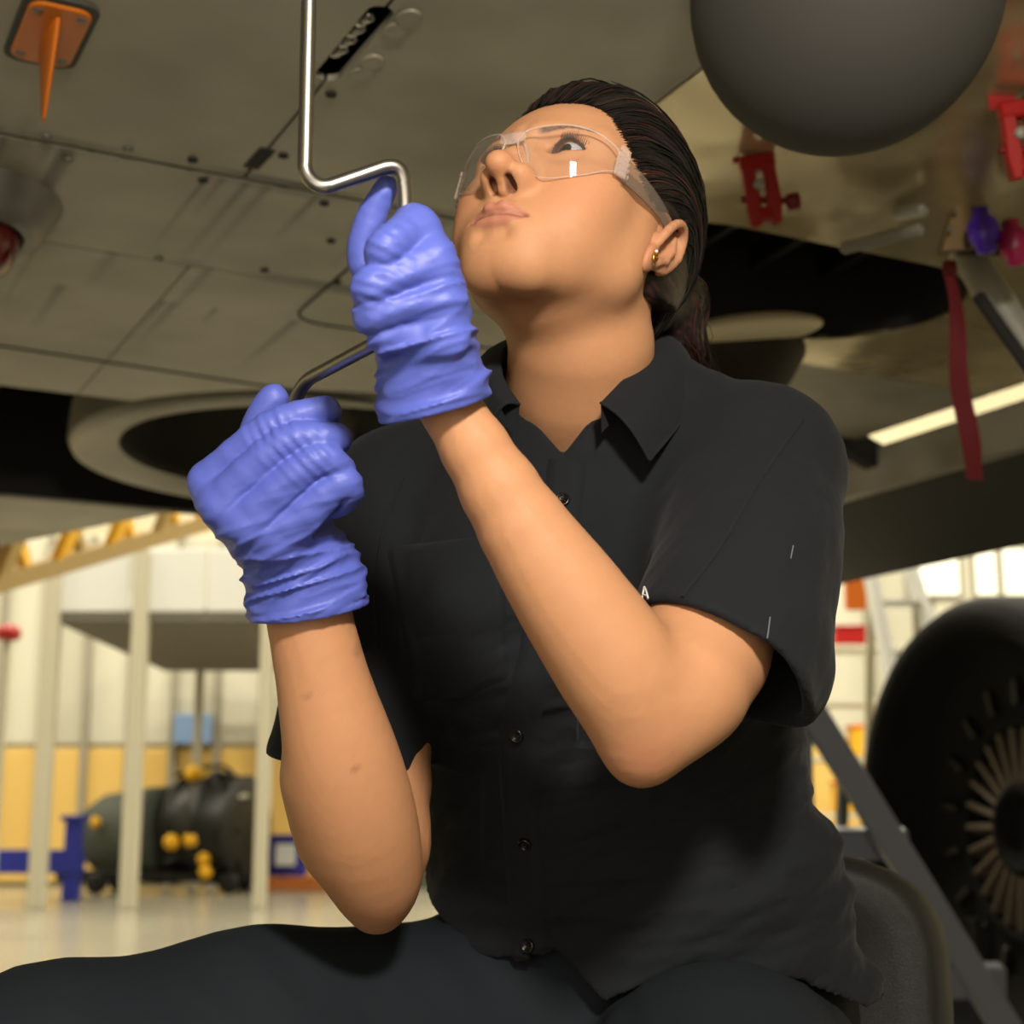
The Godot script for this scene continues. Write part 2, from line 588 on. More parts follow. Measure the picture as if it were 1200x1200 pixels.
class Hair extends Field:
	var tail := PackedVector3Array()
	var noise := FastNoiseLite.new()
	func f(p: Vector3) -> float:
		var q := Vector3(absf(p.x), p.y, p.z)
		var d := ell(p - Vector3(0, 4.4, -2.1), Vector3(7.55, 9.0, 9.75))
		d = smin(d, ell(p - Vector3(0, 0.5, -5.0), Vector3(6.6, 6.4, 5.6)), 2.5)
		# the hairline: everything in front of it is face
		var face := ell(p - Vector3(0, -0.4, 8.9), Vector3(6.9, 9.0, 8.2))
		face = smin(face, ell(q - Vector3(6.8, -2.9, 2.6), Vector3(2.6, 4.6, 3.3)), 0.8)
		face = smin(face, ell(q - Vector3(7.4, -1.0, -0.8), Vector3(1.6, 2.2, 2.0)), 0.5)
		face = smin(face, ell(q - Vector3(8.4, 1.0, -1.6), Vector3(1.9, 2.9, 2.7)), 0.4)
		d = smax(d, -face, 0.35)
		d = maxf(d, -4.0 - p.y - 0.35 * p.z)
		d = smin(d, chain(p, tail, PackedFloat32Array([3.0, 1.9, 1.9, 1.7, 1.3, 0.4]), 1.2), 1.5)
		var c := (p - Vector3(0, 1.0, -8.0)).normalized()
		d += 0.06 * noise.get_noise_2d(atan2(c.x, c.y) * 9.0, c.z * 1.5 + p.y * 0.15)
		return d
	func col(p: Vector3) -> Color:
		var c := (p - Vector3(0, 1.0, -8.0)).normalized()
		var n := noise.get_noise_2d(atan2(c.x, c.y) * 20.0, c.z * 2.0 + p.y * 0.2)
		var k := Color(0.011, 0.0085, 0.008)
		k = k.lerp(Color(0.06, 0.018, 0.014), clampf(0.05 + n, 0, 1) * smoothstep(3.0, -4.0, p.y + p.z * 0.3) * smoothstep(0.5, 4.0, p.x))
		return k * (1.0 + 0.8 * n)

# ---------------------------------------------------------------- arms, gloves, clothes (camera axes, metres)

class Px:
	static func a(px: float, py: float, d: float) -> Vector3:
		return Vector3((px - 600.0) * d / 1846.6, (600.0 - py) * d / 1846.6, -d)

class Arms extends Field:
	var fore_l := PackedVector3Array([Px.a(500, 440, 0.985), Px.a(532, 485, 0.982), Px.a(613, 619, 0.985), Px.a(676, 712, 0.99), Px.a(733, 800, 0.997), Px.a(746, 868, 1.0), Px.a(750, 886, 1.004)])
	var fore_lr := PackedFloat32Array([0.018, 0.0185, 0.0275, 0.0345, 0.037, 0.0225, 0.0145])
	var up_l := PackedVector3Array([Px.a(752, 884, 1.006), Px.a(778, 838, 1.01), Px.a(822, 765, 1.05), Px.a(905, 560, 1.23)])
	var up_lr := PackedFloat32Array([0.0150, 0.0325, 0.044, 0.046])
	var fore_r := PackedVector3Array([Px.a(360, 690, 1.085), Px.a(361, 715, 1.085), Px.a(379, 800, 1.09), Px.a(401, 890, 1.10), Px.a(421, 965, 1.12), Px.a(438, 1026, 1.145), Px.a(440, 1052, 1.155), Px.a(441, 1065, 1.158)])
	var fore_rr := PackedFloat32Array([0.027, 0.0275, 0.031, 0.0385, 0.0402, 0.0335, 0.0205, 0.0145])
	var up_r := PackedVector3Array([Px.a(443, 1060, 1.16), Px.a(448, 1000, 1.18), Px.a(448, 920, 1.24), Px.a(464, 600, 1.36)])
	var up_rr := PackedFloat32Array([0.0155, 0.033, 0.037, 0.043])
	var noise := FastNoiseLite.new()
	func f(p: Vector3) -> float:
		var d := 1e9
		if p.x > -0.10:
			d = smin(chain(p, fore_l, fore_lr, 0.006), chain(p, up_l, up_lr, 0.008), 0.016)
		if p.x < -0.03:
			var g := smin(chain(p, fore_r, fore_rr, 0.006), chain(p, up_r, up_rr, 0.008), 0.014)
			d = minf(d, smin(g, cap(p, Px.a(362, 915, 1.112), Px.a(378, 985, 1.13), 0.012, 0.012), 0.03))
		return d
	func col(p: Vector3) -> Color:
		var c := Color(0.50, 0.252, 0.128)
		var n := noise.get_noise_3d(p.x * 110.0, p.y * 110.0, p.z * 110.0)
		c = c * (1.0 + 0.05 * n)
		c = c.lerp(Color(0.47, 0.19, 0.11), 0.55 * exp(-pow((p - Px.a(752, 885, 0.98)).length() / 0.022, 2.0)))
		c = c.lerp(Color(0.45, 0.20, 0.12), 0.5 * exp(-pow((p - Px.a(441, 1060, 1.13)).length() / 0.025, 2.0)))
		for m in [Px.a(416, 902, 1.06), Px.a(416, 765, 1.06), Px.a(359, 814, 1.06)]:
			c = c.lerp(Color(0.18, 0.075, 0.05), 0.4 * smoothstep(0.004, 0.0012, Vector2(p.x - m.x, p.y - m.y).length()))
		return c

class Glove extends Field:
	var fingers := []
	var radii := []
	var palm := []            # capsules [a, b, ra, rb]
	var wrist := PackedVector3Array()
	var wrist_r := PackedFloat32Array()
	var end_at := Vector3.ZERO
	var end_n := Vector3.ZERO
	var knit := []            # joints, where the glove gathers
	var noise := FastNoiseLite.new()
	var bas := Basis.IDENTITY # y along the forearm
	func soft(x: float) -> float:
		return sqrt(x * x + 0.009)
	func f(p: Vector3) -> float:
		var d := 1e9
		for c in palm:
			d = smin(d, cap(p, c[0], c[1], c[2], c[3]), 0.016)
		var e := 1e9
		for k in fingers.size():
			e = smin(e, chain(p, fingers[k], radii[k], 0.0015), 0.0018)
		d = smin(d, e, 0.005)
		var c := chain(p, wrist, wrist_r, 0.02)
		d = smin(d, c, 0.014)
		if d < 0.02:
			var q := bas * p
			var s := (p - end_at).dot(end_n)                     # distance from the cuff's edge, towards the hand
			var near := smoothstep(0.115, 0.02, s)
			var r1 := 1.0 - soft(noise.get_noise_3d(q.x * 9.0, q.y * 64.0 - 20.0 * q.x, q.z * 9.0)) * 2.4
			var r2 := 1.0 - soft(noise.get_noise_3d(q.x * 14.0 + 9.0, q.y * 46.0 - 26.0 * q.x, q.z * 14.0)) * 2.4
			var r3 := 1.0 - soft(noise.get_noise_3d(q.x * 22.0 + 40.0, q.y * 84.0 - 30.0 * q.x, q.z * 22.0)) * 2.6
			d -= 0.0034 * near * pow(clampf((r1 + 0.25) / 1.1, 0.0, 1.0), 1.6) + 0.0017 * pow(clampf((r2 + 0.3) / 1.15, 0.0, 1.0), 1.5) * (0.3 + 0.7 * near) + 0.0009 * maxf(r3, 0.0) * maxf(r3, 0.0) * (0.25 + 0.75 * near)
			for j in knit:
				var t: float = (p - j[0]).dot(j[1])
				var w := exp(-pow((p - j[0]).length() / 0.016, 2.0))
				d -= 0.0006 * w * sin(t * 1000.0)
			# the rolled edge
			d = minf(d, maxf(absf(s - 0.002) - 0.003, c - 0.0024 - 0.0012 * r2))
			d = smax(d, -s, 0.002)
		return d

class Shirt extends Field:
	var b0 := Px.a(755, 1180, 1.35)
	var b1 := Px.a(690, 470, 1.325)
	var ax: Vector3
	var nn: Vector3
	var ll: Vector3
	var l: float
	var ta: Curve
	var noise := FastNoiseLite.new()
	var sl: Array[Vector3] = [Px.a(893, 550, 1.24), Px.a(842, 775, 1.062)]
	var sr: Array[Vector3] = [Px.a(470, 588, 1.36), Px.a(404, 893, 1.25)]
	var sln: Vector3
	var srn: Vector3
	var cln: Vector3
	var crn: Vector3
	var T := PackedFloat32Array([-0.2, 0.0, 0.25, 0.39, 0.6, 0.8, 0.92, 1.0, 1.2])
	var A := PackedFloat32Array([0.21, 0.200, 0.180, 0.170, 0.166, 0.150, 0.12, 0.075, 0.04])
	var Bd := PackedFloat32Array([0.15, 0.140, 0.125, 0.115, 0.122, 0.118, 0.112, 0.090, 0.04])
	var hem := PackedVector2Array([Vector2(380, 1075), Vector2(490, 1085), Vector2(550, 1150), Vector2(600, 1140), Vector2(622, 1135), Vector2(652, 1123), Vector2(707, 1176), Vector2(760, 1150), Vector2(814, 1128), Vector2(935, 1154), Vector2(1017, 1202), Vector2(1200, 1230)])
	func setup() -> void:
		ax = (b1 - b0).normalized()
		l = (b1 - b0).length()
		nn = Vector3(-sin(deg_to_rad(20.0)), 0, cos(deg_to_rad(20.0)))
		nn = (nn - ax * nn.dot(ax)).normalized()
		ll = ax.cross(nn)
		sln = (sl[1] - sl[0]).normalized()
		srn = (sr[1] - sr[0]).normalized()
		cln = Vector3(-0.55, -0.72, 0.40).normalized()
		crn = Vector3(-0.12, -0.98, 0.08).normalized()
	func table(t: float, V: PackedFloat32Array) -> float:
		for k in T.size() - 1:
			if t < T[k + 1]:
				var u := clampf((t - T[k]) / (T[k + 1] - T[k]), 0.0, 1.0)
				return lerpf(V[k], V[k + 1], u * u * (3.0 - 2.0 * u) * 0.5 + u * 0.5)
		return V[-1]
	func torso(p: Vector3) -> float:
		var q := p - b0
		var t := q.dot(ax) / l
		var a := q.dot(ll) + 0.010 * exp(-pow((t - 0.43) / 0.18, 2.0))
		var b := q.dot(nn)
		var ra := table(t, A)
		var rb := table(t, Bd)
		var k := sqrt(a * a / (ra * ra) + b * b / (rb * rb))
		var g := sqrt(a * a / (ra * ra * ra * ra) + b * b / (rb * rb * rb * rb))
		return k * (k - 1.0) / maxf(g, 1e-4)
	func f(p: Vector3) -> float:
		var d := torso(p)
		d = smin(d, ell(p - Px.a(775, 715, 1.235), Vector3(0.075, 0.08, 0.07)), 0.07)
		d = smin(d, ell(p - Px.a(585, 705, 1.265), Vector3(0.07, 0.08, 0.07)), 0.07)
		d = smin(d, cap(p, Px.a(700, 480, 1.335), Px.a(893, 550, 1.25), 0.052, 0.060), 0.06)
		d = smin(d, cap(p, Px.a(660, 485, 1.335), Px.a(474, 588, 1.36), 0.052, 0.060), 0.06)
		# sleeves: a shell open at the hem
		var e := 1e9
		if p.x > 0.05 and p.y > -0.18:
			var c := cap(p, sl[0], sl[1] + sln * 0.08, 0.060, 0.069)
			e = smin(c, cap(p, sl[1] + Vector3(0.030, 0.012, -0.02) - sln * 0.12, sl[1] + Vector3(0.034, 0.0, -0.01), 0.04, 0.045), 0.03)
			var s := (p - Px.a(857, 793, 1.062)).dot(cln) - 0.003 * sin(p.y * 90.0)
			var fo := noise.get_noise_3d(p.x * 16.0 - p.y * 10.0, p.y * 5.0, p.z * 8.0)
			e -= 0.007 * fo
			d = smin(d - fold(p), e, 0.03)
			var ins := maxf(e + 0.0085, -0.11 - s)
			if s > -0.13:
				d = smax(d, -ins, 0.002)
				d = smax(d, minf(s, torso(p) - 0.004), 0.006)
		elif p.x < -0.025 and p.y > -0.28:
			var c := cap(p, sr[0], sr[1] + srn * 0.08, 0.060, 0.066)
			var s := (p - Px.a(404, 896, 1.25)).dot(crn)
			var fo := noise.get_noise_3d(p.x * 16.0 + p.y * 8.0, p.y * 5.0, p.z * 8.0)
			e = c - 0.006 * fo
			d = smin(d - fold(p), e, 0.03)
			var ins := maxf(e + 0.0085, -0.11 - s)
			if s > -0.13:
				d = smax(d, -ins, 0.002)
				d = smax(d, minf(s, torso(p) - 0.004), 0.006)
		else:
			d -= fold(p)
		# neck opening, a V to the first button
		d = smax(d, -cap(p, Px.a(680, 380, 1.265), Px.a(682, 402, 1.265), 0.058, 0.058), 0.004)
		if p.z > -1.30 and p.y < 0.12:
			var vx := p.x / -p.z * 1846.6 + 600.0
			var vy := 600.0 - p.y / -p.z * 1846.6
			var v := (533.0 - vy) * 0.84 - absf(vx - 660.0 + (533.0 - vy) * 0.06)
			d = smax(d, v * 0.00060, 0.003)
		d = maxf(d, p.y - Px.a(0, 405, 1.3).y)
		# the hem lies over the lap
		var px := p.x / -p.z * 1846.6 + 600.0
		var hy := hem[-1].y
		for k in hem.size() - 1:
			if px < hem[k + 1].x:
				hy = lerpf(hem[k].y, hem[k + 1].y, clampf((px - hem[k].x) / (hem[k + 1].x - hem[k].x), 0, 1))
				break
		d = maxf(d, Px.a(0, hy, 1.21).y - p.y)
		return d
	func fold(p: Vector3) -> float:
		var u := p.x * 0.88 + p.y * 0.47
		var v := p.y * 0.88 - p.x * 0.47
		var n := noise.get_noise_3d(u * 5.0, v * 19.0, p.z * 6.0 + 3.0)
		var n2 := noise.get_noise_3d(u * 4.0 + 7.0, v * 34.0 + u * 12.0, p.z * 6.0)
		var low := smoothstep(0.0, -0.2, p.y)
		return 0.011 * n * (0.45 + low) + 0.007 * n2 * (0.3 + low)
	func normal(p: Vector3) -> Vector3:
		var h := 0.003
		return Vector3(f(p + Vector3(h, 0, 0)) - f(p - Vector3(h, 0, 0)), f(p + Vector3(0, h, 0)) - f(p - Vector3(0, h, 0)), f(p + Vector3(0, 0, h)) - f(p - Vector3(0, 0, h))).normalized()
	func onto(px: float, py: float) -> Vector3:          # the cloth along a line of sight
		var d := 1.0
		for k in 60:
			var e := f(Px.a(px, py, d))
			d += e * 0.7
			if absf(e) < 0.0004 or d > 1.6:
				break
		return Px.a(px, py, minf(d, 1.35))

class Trousers extends Field:
	var noise := FastNoiseLite.new()
	var leg_r := PackedVector3Array([Px.a(640, 1215, 1.36), Px.a(300, 1232, 1.22), Px.a(60, 1272, 1.12), Px.a(-130, 1330, 1.06)])
	var leg_rr := PackedFloat32Array([0.105, 0.088, 0.080, 0.066])
	var leg_l := PackedVector3Array([Px.a(860, 1215, 1.38), Px.a(845, 1300, 1.18), Px.a(830, 1420, 0.98)])
	var leg_lr := PackedFloat32Array([0.108, 0.098, 0.068])
	var shin := []
	func f(p: Vector3) -> float:
		var d := smin(chain(p, leg_r, leg_rr, 0.03), chain(p, leg_l, leg_lr, 0.03), 0.03)
		d = smin(d, cap(p, Px.a(700, 1120, 1.38), Px.a(810, 1120, 1.38), 0.12, 0.12), 0.06)
		for s in shin:
			d = smin(d, cap(p, s[0], s[1], 0.062, 0.056), 0.03)
		if d < 0.02:
			var n := noise.get_noise_3d(p.x * 9.0 + p.y * 12.0, p.y * 7.0, p.z * 9.0)
			var n2 := noise.get_noise_3d(p.x * 26.0 + p.y * 34.0, p.y * 6.0 - p.x * 6.0, p.z * 8.0)
			d -= 0.003 * n + 0.0035 * n2
		for s in shin:
			d = maxf(d, -((p - s[1]).dot((s[0] - s[1]).normalized())) - 0.0)
		return d

class Shoe extends Field:
	var heel := Vector3.ZERO
	var toe := Vector3.ZERO
	func f(p: Vector3) -> float:
		var d := cap(p, heel + Vector3(0, 0.045, 0), toe + Vector3(0, 0.035, 0), 0.040, 0.036)
		d = smin(d, cap(p, heel + Vector3(0, 0.05, 0), heel + Vector3(0, 0.13, 0), 0.045, 0.05), 0.03)
		d = smin(d, cap(p, heel.lerp(toe, 0.7) + Vector3(0, 0.04, 0), toe + Vector3(0, 0.04, 0), 0.047, 0.040), 0.02)
		return maxf(d, -p.y)

# ---------------------------------------------------------------- the technician

var shirt: Shirt

func gloves() -> Array:
	var a := Glove.new()       # her left hand, round the crank
	a.noise.seed = 11
	a.noise.frequency = 1.0
	a.noise.fractal_type = FastNoiseLite.FRACTAL_NONE
	a.palm = [[at(505, 452, 0.978), at(487, 268, 0.938), 0.0185, 0.0138], [at(508, 445, 0.978), at(508, 305, 0.934), 0.018, 0.0132], [at(512, 445, 0.976), at(516, 350, 0.936), 0.018, 0.0132],
		[at(515, 450, 0.976), at(519, 395, 0.940), 0.019, 0.0132], [at(486, 420, 0.985), at(450, 345, 0.982), 0.017, 0.0115]]
	a.fingers = [
		PackedVector3Array([at(487, 266, 0.936), at(452, 291, 0.916), at(453, 305, 0.934), at(472, 312, 0.962)]),
		PackedVector3Array([at(508, 304, 0.930), at(438, 334, 0.918), at(439, 343, 0.936), at(458, 348, 0.965)]),
		PackedVector3Array([at(516, 348, 0.932), at(440, 367, 0.925), at(443, 374, 0.941), at(460, 376, 0.966)]),
		PackedVector3Array([at(518, 392, 0.938), at(453, 391, 0.934), at(456, 396, 0.947), at(470, 396, 0.966)]),
		PackedVector3Array([at(450, 345, 0.982), at(428, 305, 0.978), at(433, 262, 0.972), at(453, 218, 0.966)])]
	a.radii = [PackedFloat32Array([0.0130, 0.0118, 0.0108, 0.0095]), PackedFloat32Array([0.0130, 0.0118, 0.0108, 0.0095]), PackedFloat32Array([0.0125, 0.0115, 0.0106, 0.0095]),
		PackedFloat32Array([0.0120, 0.0105, 0.0095, 0.0085]), PackedFloat32Array([0.0118, 0.0112, 0.0100, 0.0076])]
	a.wrist = PackedVector3Array([at(500, 420, 0.967), at(506, 452, 0.974), at(511, 482, 0.980), at(513, 500, 0.982)])
	a.wrist_r = PackedFloat32Array([0.0235, 0.0245, 0.0275, 0.0290])
	a.end_at = at(514, 479, 0.980)
	a.end_n = (at(500, 425, 0.975) - at(514, 479, 0.980)).normalized()
	a.knit = [[at(449, 292, 0.905), Vector3(0.4, 0.9, 0)], [at(433, 334, 0.907), Vector3(0.3, 0.95, 0)]]
	var b := Glove.new()       # her right hand, low on the handle
	b.noise.seed = 23
	b.noise.frequency = 1.0
	b.noise.fractal_type = FastNoiseLite.FRACTAL_NONE
	b.palm = [[at(352, 668, 1.078), at(246, 566, 1.038), 0.0215, 0.0135], [at(356, 668, 1.076), at(260, 590, 1.028), 0.0210, 0.0138], [at(362, 668, 1.074), at(288, 612, 1.024), 0.0210, 0.0138],
		[at(370, 668, 1.074), at(325, 630, 1.028), 0.0210, 0.0135], [at(335, 650, 1.085), at(296, 565, 1.078), 0.020, 0.0150], [at(290, 575, 1.045), at(345, 600, 1.045), 0.018, 0.018]]
	b.fingers = [
		PackedVector3Array([at(246, 564, 1.036), at(316, 501, 1.018), at(374, 482, 1.022), at(384, 484, 1.040), at(372, 492, 1.055)]),
		PackedVector3Array([at(260, 588, 1.024), at(332, 520, 1.010), at(388, 513, 1.015), at(394, 517, 1.035), at(376, 524, 1.052)]),
		PackedVector3Array([at(288, 610, 1.020), at(366, 540, 1.008), at(396, 548, 1.016), at(396, 556, 1.036), at(374, 560, 1.052)]),
		PackedVector3Array([at(325, 628, 1.024), at(396, 566, 1.014), at(407, 578, 1.026), at(398, 590, 1.042), at(376, 592, 1.054)]),
		PackedVector3Array([at(296, 565, 1.078), at(300, 520, 1.074), at(309, 490, 1.070), at(321, 467, 1.066)])]
	b.radii = [PackedFloat32Array([0.0138, 0.0112, 0.0100, 0.0095, 0.0090]), PackedFloat32Array([0.0142, 0.0120, 0.0102, 0.0097, 0.0090]), PackedFloat32Array([0.0142, 0.0120, 0.0104, 0.0097, 0.0090]),
		PackedFloat32Array([0.0138, 0.0112, 0.0098, 0.0092, 0.0085]), PackedFloat32Array([0.0145, 0.0132, 0.0124, 0.0106])]
	b.wrist = PackedVector3Array([at(348, 650, 1.074), at(354, 678, 1.080), at(362, 708, 1.084), at(364, 730, 1.086)])
	b.wrist_r = PackedFloat32Array([0.029, 0.0315, 0.0332, 0.0325])
	b.end_at = at(364, 716, 1.084)
	b.end_n = (at(356, 660, 1.080) - at(364, 716, 1.084)).normalized()
	b.knit = [[at(332, 520, 0.998), Vector3(0.7, 0.7, 0)], [at(366, 540, 0.998), Vector3(0.7, 0.7, 0)], [at(316, 501, 1.006), Vector3(0.9, 0.4, 0)]]
	for g in [a, b]:
		for k in g.fingers.size():
			g.radii[k] = dense(g.radii[k], 4)
			for j in g.radii[k].size():
				g.radii[k][j] -= 0.0008
			g.fingers[k] = curve(g.fingers[k], 4)
	return [a, b]

func dense(rs: PackedFloat32Array, n: int) -> PackedFloat32Array:
	var rr := PackedFloat32Array()
	for k in rs.size() - 1:
		for j in n:
			rr.append(cubic_interpolate(rs[k], rs[k + 1], rs[maxi(k - 1, 0)], rs[mini(k + 2, rs.size() - 1)], float(j) / n))
	rr.append(rs[-1])
	return rr

func ear_axes() -> Transform3D:
	return Transform3D((Basis(Vector3.RIGHT, deg_to_rad(-24)) * Basis(Vector3.UP, deg_to_rad(24))).scaled_local(Vector3.ONE * 1.14), Vector3(6.75, 0.0, -0.2))

func person() -> void:
	var H := head_axes()
	var HW := CAM * H
	var inv := H.affine_inverse()
	var head := Head.new()
	head.noise.seed = 3
	head.noise.frequency = 1.0
	head.neck = PackedVector3Array([Vector3(0, -2.5, -1.0), inv * at(681, 405, 1.255), inv * at(680, 450, 1.276), inv * at(676, 520, 1.322), inv * at(676, 640, 1.335)])
	job("head", head, axis(-9, 9, 0.3, -2.4, 5.6, 0.15), axis(-30, 15, 0.3, -8.6, 5.0, 0.15), axis(-13, 13, 0.3, 6.0, 12.2, 0.15), HW, true)
	var EL := ear_axes()
	job("ear", Ear.new(), axis(-0.6, 3.0, 0.11), axis(-3.2, 4.0, 0.11), axis(-3.5, 1.6, 0.11), HW * EL, true)
	var hair := Hair.new()
	hair.noise.seed = 5
	hair.noise.frequency = 1.0
	hair.tail = PackedVector3Array([Vector3(0, -2.0, -7.5), inv * at(796, 345, 1.335), inv * at(796, 385, 1.345), inv * at(806, 430, 1.365), inv * at(808, 490, 1.40), inv * at(800, 560, 1.43)])
	job("hair", hair, axis(-10, 12, 0.3), axis(-26, 16, 0.3), axis(-17, 10, 0.3), HW, true)
	var arms := Arms.new()
	arms.noise.frequency = 1.0
	for s in 4:
		var ps: PackedVector3Array = [arms.fore_l, arms.up_l, arms.fore_r, arms.up_r][s]
		var rs: PackedFloat32Array = [arms.fore_lr, arms.up_lr, arms.fore_rr, arms.up_rr][s]
		var rr := dense(rs, 3)
		ps = curve(ps, 3)
		if s == 0:
			arms.fore_l = ps
			arms.fore_lr = rr
		elif s == 1:
			arms.up_l = ps
			arms.up_lr = rr
		elif s == 2:
			arms.fore_r = ps
			arms.fore_rr = rr
		else:
			arms.up_r = ps
			arms.up_rr = rr
	job("arms", arms, axis(-0.22, 0.24, 0.0045), axis(-0.36, 0.14, 0.0045), axis(-1.44, -0.90, 0.0045), CAM, true)
	var g := gloves()
	job("glove", g[0], axis(-0.13, 0.02, 0.0015), axis(0.02, 0.23, 0.0015), axis(-1.06, -0.87, 0.0015), CAM, false, 1.8)
	job("glove2", g[1], axis(-0.25, -0.08, 0.0015), axis(-0.1, 0.1, 0.0015), axis(-1.16, -0.95, 0.0015), CAM, false, 1.8)
	shirt = Shirt.new()
	shirt.setup()
	shirt.noise.seed = 8
	shirt.noise.frequency = 0.6
	job("shirt", shirt, axis(-0.26, 0.34, 0.0034), axis(-0.43, 0.17, 0.0034), axis(-1.56, -0.96, 0.0034), CAM, false, 1.6)
	var tr := Trousers.new()
	tr.noise.frequency = 0.6
	var back := CAM.affine_inverse()
	for k in [tr.leg_r[3], tr.leg_l[2]]:
		var w: Vector3 = CAM * k
		tr.shin.append([k, back * (Vector3(w.x, 0.09, w.z) + Vector3(0.0, 0, 0.03))])
	job("trousers", tr, axis(-0.52, 0.30, 0.007), axis(-1.05, -0.22, 0.007), axis(-1.56, -0.86, 0.007), CAM, false, 1.5)

	var seat_at := CAM * at(745, 1200, 1.36)
	var root := thing("person", "woman in black shirt and blue gloves looking up while turning a steel crank handle", "person", Vector3(seat_at.x, 0, seat_at.z))
	var e := done("ear")
	var mir := HW * Transform3D(Basis.from_scale(Vector3(-1, 1, 1)), Vector3.ZERO) * HW.affine_inverse()
	var e2 := {"v": PackedVector3Array(), "n": PackedVector3Array(), "i": PackedInt32Array(), "c": e.c}
	for q in e.v:
		e2.v.append(mir * q)
	for q in e.n:
		e2.n.append((mir.basis * q).normalized())
	for t in range(0, e.i.size(), 3):
		e2.i.append_array([e.i[t], e.i[t + 2], e.i[t + 1]])
	put("body", merged([done("head"), e, e2, done("arms")], root), M.skin, root)
	var mane := put("hair", merged([done("hair")], root), M.hair, root)
	strands(root, mane, HW, hair.tail)
	put("glove", merged([done("glove")], root), M.nitrile, root)
	put("glove", merged([done("glove2")], root), M.nitrile, root)
	var top := put("shirt", merged([done("shirt")], root), M.cloth, root)
	for k in 2:
		var sh := Shoe.new()
		var an: Vector3 = CAM * tr.shin[k][1]
		sh.heel = Vector3(an.x, 0.0, an.z - 0.02)
		sh.toe = sh.heel + (Vector3(-0.12, 0, 0.12) if k == 0 else Vector3(0.03, 0, 0.17))
		var c := sh.heel.lerp(sh.toe, 0.5)
		put("shoe", merged([nets(sh, axis(c.x - 0.16, c.x + 0.16, 0.009), axis(-0.01, 0.2, 0.009), axis(c.z - 0.18, c.z + 0.18, 0.009), Transform3D.IDENTITY)], root), M.chair, root)
	put("trousers", merged([done("trousers")], root), M.twill, root)
	eyes(root, HW, inv)
	dress(root, top)

